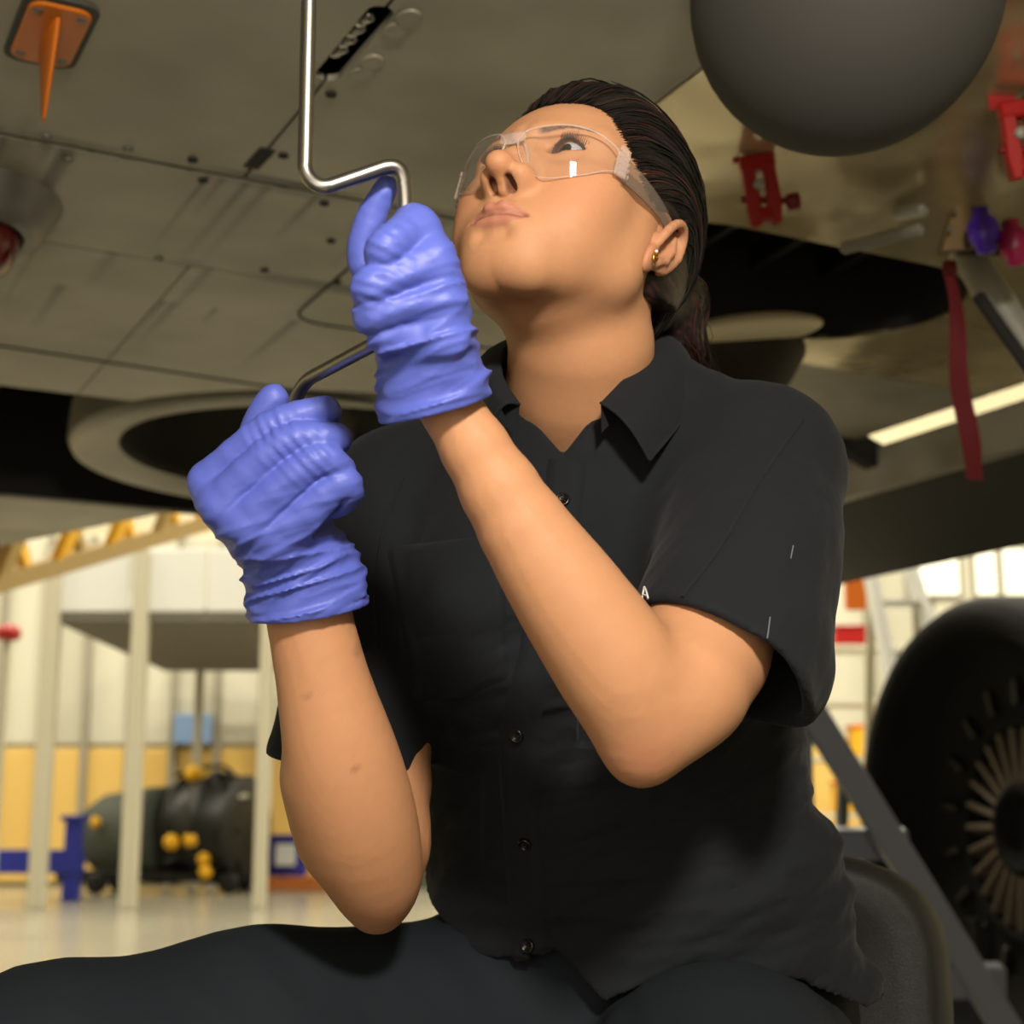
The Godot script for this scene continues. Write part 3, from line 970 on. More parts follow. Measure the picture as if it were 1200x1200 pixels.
func strands(root: Node3D, mane: Node3D, HW: Transform3D, tail: PackedVector3Array) -> void:    # hair drawn back from the hairline to the tie
	var line := curve(PackedVector3Array([Vector3(0, 8.0, 7.1), Vector3(1.6, 8.25, 6.7), Vector3(2.8, 8.4, 6.0), Vector3(3.9, 7.9, 5.6), Vector3(5.0, 6.6, 5.5), Vector3(5.75, 5.3, 5.2), Vector3(6.5, 3.8, 4.0), Vector3(6.9, 2.5, 1.9), Vector3(7.05, 2.0, 0.4), Vector3(7.2, 1.6, -1.5), Vector3(7.0, -0.6, -3.2)]), 10)
	var rng := RandomNumberGenerator.new()
	rng.seed = 77
	var mid := Vector3(0, 3.6, -1.6)
	var S := fresh()
	for k in 1500:
		var s := 1.0 if rng.randf() < 0.68 else -1.0
		var f := rng.randf() * (line.size() - 1.01)
		var root_p := line[int(f)].lerp(line[int(f) + 1], f - int(f))
		root_p.x *= s
		root_p += Vector3(rng.randf_range(-1, 1), rng.randf_range(-1, 1), rng.randf_range(-1, 1)) * 0.16
		var tie := Vector3(rng.randf_range(-1.8, 1.8) + 0.5 * s, rng.randf_range(-4.5, -0.5), -9.5)
		var d0 := (root_p - mid)
		var d1 := (tie - mid)
		var loft := rng.randf_range(-0.06, 0.30) + (0.25 if rng.randf() < 0.05 else 0.0)
		var start := rng.randf_range(0.0, 0.02) if rng.randf() < 0.6 else rng.randf_range(0.0, 0.4)
		var pts := PackedVector3Array()
		var wav := rng.randf_range(-1, 1) * 0.02
		for j in 15:
			var u := lerpf(start, 1.0, j / 14.0)
			var n0 := d0.normalized()
			var over := Vector3(n0.x * 1.25, n0.y * 0.5 + 0.55, -0.12)
			var dir := (n0 * (1.0 - u) * (1.0 - u) + over * 2.0 * u * (1.0 - u) + d1.normalized() * u * u).normalized()
			dir = (dir + Vector3(0, 1, 0) * wav * sin(u * PI)).normalized()
			var e := 1.0 / Vector3(dir.x / 7.8, dir.y / 9.75, dir.z / 10.3).length()        # near enough, from a centre close to the cap's
			e += dir.dot(Vector3(0, 1.0, -0.5))
			var r := lerpf(d0.length(), e, smoothstep(0.0, 0.28, u))
			r = lerpf(r, d1.length(), smoothstep(0.8, 1.0, u) * 0.6)
			var p := mid + dir * (r + loft * sin(minf(u * 3.0, 1.0) * PI * 0.5))
			var near_ear := 1.0 - smoothstep(0.75, 1.25, ((p - Vector3(7.6 * s, 1.0, -1.5)) / Vector3(3.0, 2.8, 2.8)).length())
			p.x = s * lerpf(absf(p.x), minf(absf(p.x), 6.6), near_ear) if p.x * s > 0.0 else p.x
			pts.append(HW * p)
		var red := rng.randf() < 0.10
		var tone := rng.randf_range(0.4, 1.5)
		var col := Color(0.045, 0.016, 0.012) * tone if red else Color(0.011, 0.0088, 0.0085) * tone
		tube(S, pts, PackedFloat32Array([0.0002, 0.0006, 0.0007, 0.0007, 0.0007, 0.0007, 0.0006]), 4, false, col)
	for k in 420:                     # the tail, and loose hair beside it
		var o := Vector3(rng.randf_range(-1, 1), rng.randf_range(-1, 1), rng.randf_range(-1, 1)).normalized()
		var loose := rng.randf() < 0.12
		var pts := PackedVector3Array()
		var pp := PackedVector3Array([Vector3(2.2 * o.x, -0.5 + o.y * 2.0, -9.0), tail[1] + o * 2.2, tail[2] + o * 2.2, tail[3] + o * 2.0, tail[4] + o * 1.8, tail[5] + o * 1.2])
		if loose:
			pp[3] += Vector3(rng.randf_range(-1, 2), rng.randf_range(-1, 1), rng.randf_range(-1, 1))
			pp[4] += Vector3(rng.randf_range(-1.5, 2.5), rng.randf_range(-1, 1), rng.randf_range(-1, 1))
		for q in curve(pp, 4):
			pts.append(HW * q)
		var col := Color(0.06, 0.018, 0.013) if rng.randf() < 0.28 else Color(0.011, 0.0088, 0.0085) * rng.randf_range(0.4, 1.4)
		tube(S, pts, PackedFloat32Array([0.0002, 0.0006, 0.0006, 0.0006, 0.0005, 0.0003]) if not loose else PackedFloat32Array([0.00025]), 4, false, col)
	var m := put("strands", build(S, root), M.hair, mane)
	m.set_meta("kind", "stuff")

func eyes(root: Node3D, HW: Transform3D, inv: Transform3D) -> void:
	var c := Head.EY
	# she looks along the line that puts the iris where the photograph shows it
	var o := inv * Vector3.ZERO
	var r := (inv * at(660.5, 174.8, 1.0) - o).normalized()
	var b := (o - c).dot(r)
	var disc := b * b - ((o - c).length_squared() - 1.15 * 1.15)
	var gaze := (o + r * (-b - sqrt(maxf(disc, 0.0))) - c).normalized()
	for s in [1.0, -1.0]:
		var at_c := Vector3(c.x * s, c.y, c.z)
		var x := gaze.cross(Vector3.UP).normalized()
		var y := x.cross(gaze)
		var S := fresh()
		var rows := []
		for k in 40:
			var a := PI * k / 39.0
			var ring := PackedVector3Array()
			var rad := 1.15 + 0.05 * smoothstep(0.52, 0.3, a)
			for q in 40:
				var u := TAU * q / 40.0
				ring.append(HW * (at_c + (gaze * cos(a) + (x * cos(u) + y * sin(u)) * sin(a)) * rad))
				var col := Color(0.42, 0.42, 0.45)
				var fib := 0.8 + 0.4 * fmod(absf(sin(q * 12.9898) * 43758.5453), 1.0)
				if a < 0.17:
					col = Color(0.003, 0.003, 0.003)
				elif a < 0.44:
					col = Color(0.016, 0.009, 0.006) * fib
				elif a < 0.53:
					col = Color(0.015, 0.010, 0.008)
				S.c.append(col)
			rows.append(ring)
		grid(S, rows, true, true)
		put("eyeball", build(S, root), M.eye, root)
		# lashes along the upper and the lower lid
		var L := fresh()
		for k in 34:
			var t := lerpf(-0.95, 0.97, k / 33.0)
			var ex := t * 1.52 - 0.08
			var ey := 0.80 * (1.0 - t * t) + 0.0 + ex * 0.07
			var ez := sqrt(maxf(1.50 * 1.50 - ex * ex - ey * ey, 0.05))
			var len := 0.62 * (0.55 + 0.45 * smoothstep(-1.0, 0.5, t)) * (0.85 + 0.3 * fmod(absf(sin(k * 7.3) * 917.3), 1.0))
			var p0 := Vector3(ex, ey, ez)
			var out := Vector3(ex * 0.25 + t * 0.35, -0.05, 1.0).normalized()
			var pts := PackedVector3Array()
			for j in 5:
				var h := j / 4.0
				var p := p0 + out * len * h * (0.9 - 0.3 * h) + Vector3(0, 1, 0) * len * (0.35 * h + 0.6 * h * h) + Vector3(t * 0.2, 0, 0) * h * len
				pts.append(HW * Vector3(c.x * s + p.x * s, c.y + p.y, c.z + p.z))
			tube(L, pts, PackedFloat32Array([0.00032, 0.0003, 0.00026, 0.00018, 0.00006]), 4, false)
		for k in 14:
			var t := lerpf(0.1, 0.95, k / 13.0)
			var ex := t * 1.52 - 0.08
			var ey := -0.14 * (1.0 - t * t) - 0.12 + ex * 0.07
			var ez := sqrt(maxf(1.50 * 1.50 - ex * ex - ey * ey, 0.05))
			var pts := PackedVector3Array()
			for j in 4:
				var h := j / 3.0
				var p := Vector3(ex, ey, ez) + Vector3(t * 0.25, -0.35, 0.8) * 0.28 * h - Vector3(0, 0.06, 0) * h * h
				pts.append(HW * Vector3(c.x * s + p.x * s, c.y + p.y, c.z + p.z))
			tube(L, pts, PackedFloat32Array([0.00018, 0.00015, 0.0001, 0.00004]), 3, false)
		put("eyelashes", build(L, root), M.lash, root)

func strip(S: Dictionary, path: Array, half: Array, out: float, thick := 0.0014) -> void:     # a band of cloth laid on the shirt
	var rows := []
	for k in path.size():
		var p: Vector2 = path[k]
		var dir: Vector2 = (path[mini(k + 1, path.size() - 1)] - path[maxi(k - 1, 0)]).normalized()
		var n := Vector2(-dir.y, dir.x)
		var h: float = half[mini(k, half.size() - 1)]
		var ring := PackedVector3Array()
		for j in 7:
			var q := p + n * h * (j / 3.0 - 1.0)
			var w := shirt.onto(q.x, q.y)
			ring.append(CAM * (w + shirt.normal(w) * (out if j > 0 and j < 6 else out - thick)))
		rows.append(ring)
	grid(S, rows, false, true)

func line2(a: Vector2, b: Vector2, n: int) -> Array:
	var r := []
	for k in n + 1:
		r.append(a.lerp(b, float(k) / n))
	return r

func dress(root: Node3D, top: MeshInstance3D) -> void:
	# placket
	var P := fresh()
	var path := []
	for q in curve(PackedVector3Array([Vector3(664, 540, 0), Vector3(660, 588, 0), Vector3(650, 660, 0), Vector3(630, 770, 0), Vector3(608, 860, 0), Vector3(613, 985, 0), Vector3(622, 1108, 0), Vector3(622, 1130, 0)]), 8):
		path.append(Vector2(q.x, q.y))
	strip(P, path, [24.0], 0.0040, 0.005)
	put("placket", build(P, root), M.cloth, top)
	for b in [Vector2(660.5, 588.5), Vector2(640, 715), Vector2(607.5, 860), Vector2(617, 985), Vector2(622, 1108)]:
		var w := shirt.onto(b.x, b.y)
		var n := shirt.normal(w)
		var S := fresh()
		var y := CAM.basis * n
		var x := y.cross(Vector3.RIGHT).normalized()
		var T := Transform3D(Basis(x, y, x.cross(y)), CAM * (w + n * 0.0045))
		lathe(S, PackedVector2Array([Vector2(0.0001, 0.0012), Vector2(0.0032, 0.0012), Vector2(0.0038, 0.0026), Vector2(0.0050, 0.0026), Vector2(0.0056, 0.0018), Vector2(0.0056, 0.0), Vector2(0.0001, 0.0)]), T, 20)
		for h in [Vector2(1, 1), Vector2(1, -1), Vector2(-1, 1), Vector2(-1, -1)]:
			lathe(S, PackedVector2Array([Vector2(0.0001, 0.0019), Vector2(0.0006, 0.0017), Vector2(0.0007, 0.0012)]), T * Transform3D(Basis.IDENTITY, Vector3(h.x * 0.0011, 0, h.y * 0.0011)), 8)
		put("button", build(S, root), M.button, top)
	# breast pocket
	for box in [[Vector2(452, 640), Vector2(590, 625), Vector2(597, 800), Vector2(486, 826)]]:
		var S := fresh()
		var rows := []
		for j in 29:
			var v := j / 28.0
			var ring := PackedVector3Array()
			for i in 25:
				var u := i / 24.0
				var q: Vector2 = box[0].lerp(box[1], u).lerp(box[3].lerp(box[2], u), v)
				q.y += 10.0 * v * (1.0 - absf(u * 2.0 - 1.0)) - 4.0 * v
				var w := shirt.onto(q.x, q.y)
				var edge := i == 0 or i == 24 or j == 0 or j == 28
				ring.append(CAM * (w + shirt.normal(w) * (-0.001 if edge else 0.0050)))
			rows.append(ring)
		grid(S, rows, false, false)
		put("pocket", build(S, root), M.cloth, top)
	# seams: armholes and the pen slot on the sleeve
	for sm in [[Vector2(940, 492), Vector2(893, 560), Vector2(845, 640), Vector2(800, 700)], [Vector2(472, 560), Vector2(450, 620), Vector2(440, 690), Vector2(442, 760)]]:
		var S := fresh()
		var ps := PackedVector3Array()
		for q in sm:
			ps.append(Vector3(q.x, q.y, 0))
		var pts := PackedVector3Array()
		for q in curve(ps, 10):
			var w := shirt.onto(q.x, q.y)
			pts.append(CAM * (w + shirt.normal(w) * 0.0004))
		tube(S, pts, PackedFloat32Array([0.0013]), 6)
		put("seam", build(S, root), M.cloth, top)
	for q in [[Vector2(929, 640), Vector2(926, 655)], [Vector2(902, 724), Vector2(899, 748)]]:
		var S := fresh()
		var pts := PackedVector3Array()
		for z in line2(q[0], q[1], 4):
			var w := shirt.onto(z.x, z.y)
			pts.append(CAM * (w + shirt.normal(w) * 0.0006))
		tube(S, pts, PackedFloat32Array([0.00045]), 5)
		put("bar_tack", build(S, root), M.thread, top)
	var mk := fresh()          # the small stitched mark beside the sleeve
	for q in [[Vector2(760, 692), Vector2(758.5, 703)], [Vector2(760, 692), Vector2(765.5, 701.5)], [Vector2(759, 699.5), Vector2(764.5, 700)]]:
		var pts := PackedVector3Array()
		for z in line2(q[0], q[1], 4):
			var w := shirt.onto(z.x, z.y)
			pts.append(CAM * (w + shirt.normal(w) * 0.0040))
		tube(mk, pts, PackedFloat32Array([0.0007]), 5)
	put("stitched_mark", build(mk, root), M.white, top)
	# collar: a leaf folded over from the neck line
	var inner := curve(PackedVector3Array([at(609, 474, 1.205), at(588, 440, 1.225), at(590, 408, 1.285), at(625, 392, 1.345), at(700, 388, 1.36), at(757, 392, 1.325), at(764, 402, 1.275), at(738, 436, 1.225), at(704, 472, 1.192)]), 8)
	var outer := curve(PackedVector3Array([at(580, 492, 1.205), at(560, 470, 1.235), at(552, 445, 1.31), at(600, 425, 1.39), at(700, 420, 1.415), at(790, 416, 1.365), at(818, 440, 1.29), at(803, 486, 1.225), at(761, 539, 1.172)]), 8)
	var C := fresh()
	for side in [0.0, 1.0]:
		var rows := []
		for j in 8:
			var v := j / 7.0
			var ring := PackedVector3Array()
			for k in inner.size():
				var p := inner[k].lerp(outer[k], v)
				var outw := (p - at(680, 470, 1.30)).normalized()
				p += (outw * 0.4 + Vector3(0, 0.6, 0.5)) * 0.010 * sin(v * PI) - outw * 0.002 * side
				ring.append(CAM * p)
			rows.append(ring)
		grid(C, rows, false, side > 0.5)
		if side < 0.5:
			var f := []
			for r in rows:
				f.append(r)
			var rim := PackedVector3Array()
			for k in inner.size():
				rim.append(rows[7][k])
			tube(C, rim, PackedFloat32Array([0.0013]), 6)
			for k in [0, inner.size() - 1]:
				var edge := PackedVector3Array()
				for r in rows:
					edge.append(r[k])
				tube(C, edge, PackedFloat32Array([0.0013]), 6)
	put("collar", build(C, root), M.cloth, top)
	# collar stand inside
	var D := fresh()
	var rows2 := []
	for j in 4:
		var v := j / 3.0
		var ring := PackedVector3Array()
		for k in inner.size():
			ring.append(CAM * (inner[k] + Vector3(0, -0.022, 0.0) * v + (inner[k] - at(680, 430, 1.29)) * 0.03 * v))
		rows2.append(ring)
	grid(D, rows2, false, false)
	put("collar_stand", build(D, root), M.cloth, top)

# ---------------------------------------------------------------- what she wears and holds

class Smooth:             # a smooth line through points, read by x
	var p := PackedVector3Array()
	func sample(x: float) -> float:
		for k in p.size() - 1:
			if x <= p[k + 1].x or k == p.size() - 2:
				var t := clampf((x - p[k].x) / (p[k + 1].x - p[k].x), 0.0, 1.0)
				var m0 := (p[k + 1].y - p[maxi(k - 1, 0)].y) / maxf(p[k + 1].x - p[maxi(k - 1, 0)].x, 0.01)
				var m1 := (p[mini(k + 2, p.size() - 1)].y - p[k].y) / maxf(p[mini(k + 2, p.size() - 1)].x - p[k].x, 0.01)
				var h := p[k + 1].x - p[k].x
				return (2 * t * t * t - 3 * t * t + 1) * p[k].y + (t * t * t - 2 * t * t + t) * h * m0 + (3 * t * t - 2 * t * t * t) * p[k + 1].y + (t * t * t - t * t) * h * m1
		return 0.0


func glasses() -> void:
	var HW := CAM * head_axes()
	var root := thing("safety_glasses", "clear wraparound safety glasses worn on the woman's face", "glasses", HW * Vector3(0, 2, 8))
	var lens_at := func(t: float, y: float, off := 0.0) -> Vector3:
		var a := deg_to_rad(t)
		var tip := 0.10 * (y - 2.0)
		return Vector3((7.55 + off) * sin(a), y, 3.0 + (7.3 + off) * cos(a) + tip * 0.4 - 0.35 * maxf(0.0, absf(y - 2.0) - 1.0))
	var tops := Smooth.new()
	var bots := Smooth.new()
	for q in [Vector2(4, 2.15), Vector2(8, 2.95), Vector2(15, 3.4), Vector2(28, 3.88), Vector2(43, 3.96), Vector2(57, 3.5), Vector2(66, 2.95)]:
		tops.p.append(Vector3(q.x, q.y, 0))
	for q in [Vector2(4, 1.9), Vector2(8, 0.55), Vector2(14, -0.4), Vector2(24, -0.62), Vector2(43, 0.1), Vector2(58, 1.1), Vector2(66, 1.6)]:
		bots.p.append(Vector3(q.x, q.y, 0))
	for s in [1.0, -1.0]:
		var S := fresh()
		for off in [0.0, -0.16]:
			var rows := []
			for j in 25:
				var v := j / 24.0
				var ring := PackedVector3Array()
				for i in 41:
					var t := lerpf(4.0, 66.0, i / 40.0)
					var p: Vector3 = lens_at.call(t, lerpf(bots.sample(t), tops.sample(t), v), off)
					ring.append(HW * Vector3(p.x * s, p.y, p.z))
				rows.append(ring)
			grid(S, rows, false, (off < -0.1) != (s < 0.0))
		put("lens", build(S, root), M.clear, root)
		var R := fresh()
		var pts := PackedVector3Array()
		var rr := PackedFloat32Array()
		for k in 96:
			var u := fmod(k / 48.0, 2.0)
			var t := lerpf(4.0, 66.0, u) if u <= 1.0 else lerpf(66.0, 4.0, u - 1.0)
			var y := tops.sample(t) if u <= 1.0 else bots.sample(t)
			var p: Vector3 = lens_at.call(t, y, -0.08)
			pts.append(HW * Vector3(p.x * s, p.y, p.z))
			rr.append(0.0008 if u <= 1.0 else 0.0006)
		pts.append(pts[0])
		rr.append(0.0012)
		tube(R, pts, rr, 8, false)
		put("lens_rim", build(R, root), M.rim, root)
		# hinge block with its ridges, then the temple
		var Hn := fresh()
		var a: Vector3 = lens_at.call(62.0, 2.4, 0.12)
		var b: Vector3 = lens_at.call(69.0, 2.2, 0.15)
		for k in 5:
			var o := Vector3(0, 1.0 - 0.5 * k, 0)
			bar(Hn, HW * Vector3((a.x + 0.02) * s, a.y + o.y, a.z - 0.1 * k), HW * Vector3((b.x + 0.02) * s, b.y + o.y * 0.9, b.z - 0.1 * k), 0.0042, 0.0048, HW.basis.y.normalized(), 0.001)
		slab(Hn, Transform3D(HW.basis.orthonormalized() * Basis(Vector3.UP, deg_to_rad(65.0 * s)), HW * Vector3((a.x + b.x) * 0.5 * s, 2.0, (a.z + b.z) * 0.5)), Vector3(0.011, 0.021, 0.003), 0.001)
		put("hinge", build(Hn, root), M.rim, root)
		var Tm := fresh()
		var rows := []
		for k in 21:
			var u := k / 20.0
			var z := lerpf(5.8, -2.6, u)
			var hi := 2.85 + 0.1 * u - 1.6 * maxf(0.0, u - 0.75)
			var lo := lerpf(0.75, 1.55, minf(u * 1.4, 1.0)) - 1.6 * maxf(0.0, u - 0.75)
			var x := 7.05 + 0.35 * sin(u * PI)
			var ring := PackedVector3Array()
			for c in [Vector2(0, 0), Vector2(0.2, 0.05), Vector2(0.2, 0.95), Vector2(0, 1)]:
				ring.append(HW * Vector3((x + c.x) * s, lerpf(lo, hi, c.y), z))
			rows.append(ring)
		grid(Tm, rows, true, s < 0.0)
		put("temple", build(Tm, root), M.smoke, root)
	var B := fresh()
	var rows := []
	for i in 13:
		var t := lerpf(-8.0, 8.0, i / 12.0)
		var ring := PackedVector3Array()
		for c in [Vector2(0, 0), Vector2(-0.22, 0.05), Vector2(-0.22, 0.95), Vector2(0, 1)]:
			var p: Vector3 = lens_at.call(t, lerpf(1.95 + 0.02 * t * t * 0.2, 2.95, c.y), c.x)
			ring.append(HW * p)
		rows.append(ring)
	grid(B, rows, true, false)
	put("bridge", build(B, root), M.rim, root)
	var N := fresh()
	for s in [1.0, -1.0]:
		tube(N, PackedVector3Array([HW * Vector3(0.75 * s, 2.3, 9.6), HW * Vector3(1.0 * s, 1.5, 9.3), HW * Vector3(1.25 * s, 0.6, 9.35)]), PackedFloat32Array([0.0014, 0.002, 0.0012]), 8)
	put("nose_pad", build(N, root), M.rim, root)

func earrings() -> void:
	var HW := CAM * head_axes()
	for s in [1.0, -1.0]:
		var pe := ear_axes() * Vector3(0.95, -1.75, 0.15)
		var p := HW * Vector3(pe.x * s, pe.y, pe.z)
		var o := thing("earring", "small gold earring in the woman's visible ear lobe" if s > 0 else "gold earring tip showing below the far side of the jaw", "earring", p)
		var S := fresh()
		var b := HW.basis.orthonormalized()
		slab(S, Transform3D(b * Basis(Vector3.UP, deg_to_rad(30.0 * s)), p + b.y * 0.002), Vector3(0.0042, 0.0058, 0.0042), 0.0012)
		var ring := PackedVector3Array()
		for k in 13:
			var a := PI * k / 12.0
			ring.append(p + b.z * (0.0032 * cos(a)) - b.y * (0.0055 * sin(a)) + b.x * s * 0.0005)
		tube(S, ring, PackedFloat32Array([0.0008]), 6)
		put("hoop", build(S, o), M.gold, o)
		var S2 := fresh()
		lathe(S2, PackedVector2Array([Vector2(0.0001, 0.0012), Vector2(0.001, 0.001), Vector2(0.0016, 0.0), Vector2(0.001, -0.001), Vector2(0.0001, -0.0012)]), Transform3D(b, p + b.y * 0.002 + b.z * 0.0024 + b.x * s * 0.0018), 10)
		put("stone", build(S2, o), M.white, o)

func handle() -> void:
	var a := at(357, 205, 0.940)
	var up := (at(362, 0, 0.955) - a).normalized()
	var w := CAM.basis * up
	var topw := CAM * a
	topw += w * ((1.665 - topw.y) / w.y)
	var pts := PackedVector3Array([CAM.affine_inverse() * topw, a, at(376, 221, 0.938), at(470, 190, 0.950), at(476, 236, 0.953), at(466, 330, 0.953), at(456, 394, 0.956), at(352, 449, 1.040), at(336, 505, 1.050), at(318, 580, 1.052), at(306, 640, 1.055)])
	var p := bent(pts, 0.020, 8)
	var S := fresh()
	for k in p.size():
		p[k] = CAM * p[k]
	tube(S, p, PackedFloat32Array([0.0046]), 16)
	var o := put("speed_handle", build(S), M.steel)
	o.set_meta("label", "bent steel crank handle gripped by both blue gloves")
	o.set_meta("category", "hand tool")

# ---------------------------------------------------------------- the hangar

func noise_tex(seed_: int, freq: float, lo: Color, hi: Color, oct := 5, size := 512, stretch := Vector3.ONE) -> NoiseTexture2D:
	var n := FastNoiseLite.new()
	n.seed = seed_
	n.frequency = freq
	n.fractal_octaves = oct
	var t := NoiseTexture2D.new()
	t.width = size
	t.height = size
	t.seamless = true
	t.noise = n
	var g := Gradient.new()
	g.set_color(0, lo)
	g.set_color(1, hi)
	g.set_offset(0, 0.15)
	g.set_offset(1, 0.85)
	t.color_ramp = g
	return t

func bump_tex(seed_: int, freq: float, oct := 4) -> NoiseTexture2D:
	var n := FastNoiseLite.new()
	n.seed = seed_
	n.frequency = freq
	n.fractal_octaves = oct
	var t := NoiseTexture2D.new()
	t.width = 512
	t.height = 512
	t.seamless = true
	t.noise = n
	return t

func tri(m: StandardMaterial3D, scale: float, world := true) -> void:
	m.uv1_triplanar = true
	m.uv1_world_triplanar = world
	m.uv1_scale = Vector3.ONE * scale

func box_at(a: Vector3, b: Vector3, bevel := 0.01) -> ArrayMesh:      # an upright box between two corners
	var S := fresh()
	slab(S, Transform3D(Basis.IDENTITY, (a + b) * 0.5), (b - a).abs(), bevel)
	return build(S)

const XW := -15.0
const XE := 17.0
const ZN := -21.0
const ZS := 9.0
const HC := 10.0

func hangar() -> void:
	struct("floor", box_at(Vector3(XW, -0.3, ZN), Vector3(XE, 0.0, ZS)), M.floor, "pale polished hangar floor")
	struct("ceiling", box_at(Vector3(XW, HC, ZN), Vector3(XE, HC + 0.3, ZS)), M.ceiling)
	struct("wall_left", box_at(Vector3(XW - 0.3, 0, ZN), Vector3(XW, HC, ZS)), M.wall)
	struct("wall_right", box_at(Vector3(XE, 0, ZN), Vector3(XE + 0.3, HC, ZS)), M.wall)
	struct("wall_front", box_at(Vector3(XW, 0, ZS), Vector3(XE, HC, ZS + 0.3)), M.wall)
	var back := struct("wall_back", box_at(Vector3(XW, 0, ZN - 0.3), Vector3(XE, HC, ZN)), M.wall, "cream hangar wall with a yellow lower band")
	# cladding of the far wall, panel by panel: cream above, yellow below
	var x := XW + 0.1
	var k := 0
	while x < XE - 0.6:
		var w := 0.58 if x < -2.0 else 0.9
		put("panel", box_at(Vector3(x + 0.02, 1.82, ZN), Vector3(x + w - 0.02, 4.6, ZN + 0.05), 0.012), M.panel if k % 3 else M.panel2, back)
		put("panel", box_at(Vector3(x + 0.02, 0.05, ZN), Vector3(x + w - 0.02, 1.76, ZN + 0.06), 0.012), M.yellow_wall if x < 4.0 else M.panel2, back)
		if x < -2.0 or k % 2 == 0:
			put("rib", box_at(Vector3(x - 0.045, 0, ZN), Vector3(x + 0.045, 4.6, ZN + 0.14), 0.01), M.rib, back)
		x += w
		k += 1
	# bright windows high on the right
	for i in 3:
		var p := on_wall(1062 + 78 * i, 645)
		var q := on_wall(1122 + 78 * i, 698)
		var f := struct("window_%d" % (i + 1), box_at(Vector3(p.x - 0.06, q.y - 0.06, ZN), Vector3(q.x + 0.06, p.y + 0.06, ZN + 0.08)), M.rib)
		put("pane", box_at(Vector3(p.x, q.y, ZN + 0.05), Vector3(q.x, p.y, ZN + 0.10), 0.004), M.window_glow, f)
	# unseen roof lamps, out of view, placed to light hangar and belly
	for i in 12:
		var p := Vector3(-10.5 + 7.0 * (i % 4), HC - 0.25, -18.6 + 5.4 * (i / 4))
		var o := thing("unseen_ceiling_light", "long white lamp out of view under the hangar roof, lighting the hangar", "lamp", p, 0.0, "unseen roof lamps")
		var S := fresh()
		slab(S, Transform3D(Basis.IDENTITY, p + Vector3(0, 0.08, 0)), Vector3(2.0, 0.14, 0.7), 0.02)
		put("housing", build(S, o), M.rib, o)
		var G := fresh()
		slab(G, Transform3D(Basis.IDENTITY, p), Vector3(1.9, 0.03, 0.6), 0.005)
		put("diffuser", build(G, o), M.lamp_glow, o)
		var l := AreaLight3D.new()
		l.name = "lamp"
		l.area_size = Vector2(1.9, 0.6)
		l.light_color = Color(1.0, 0.96, 0.87)
		l.light_energy = LAMP_ENERGY
		l.area_range = 40.0
		l.shadow_enabled = true
		add_child(l, true)
		l.position = p - Vector3(0, 0.04, 0)
		l.rotation.x = -PI / 2

func on_wall(px: float, py: float, z := ZN) -> Vector3:
	var r := CAM.basis * at(px, py, 1.0)
	return EYE + r * ((z - EYE.z) / r.z)

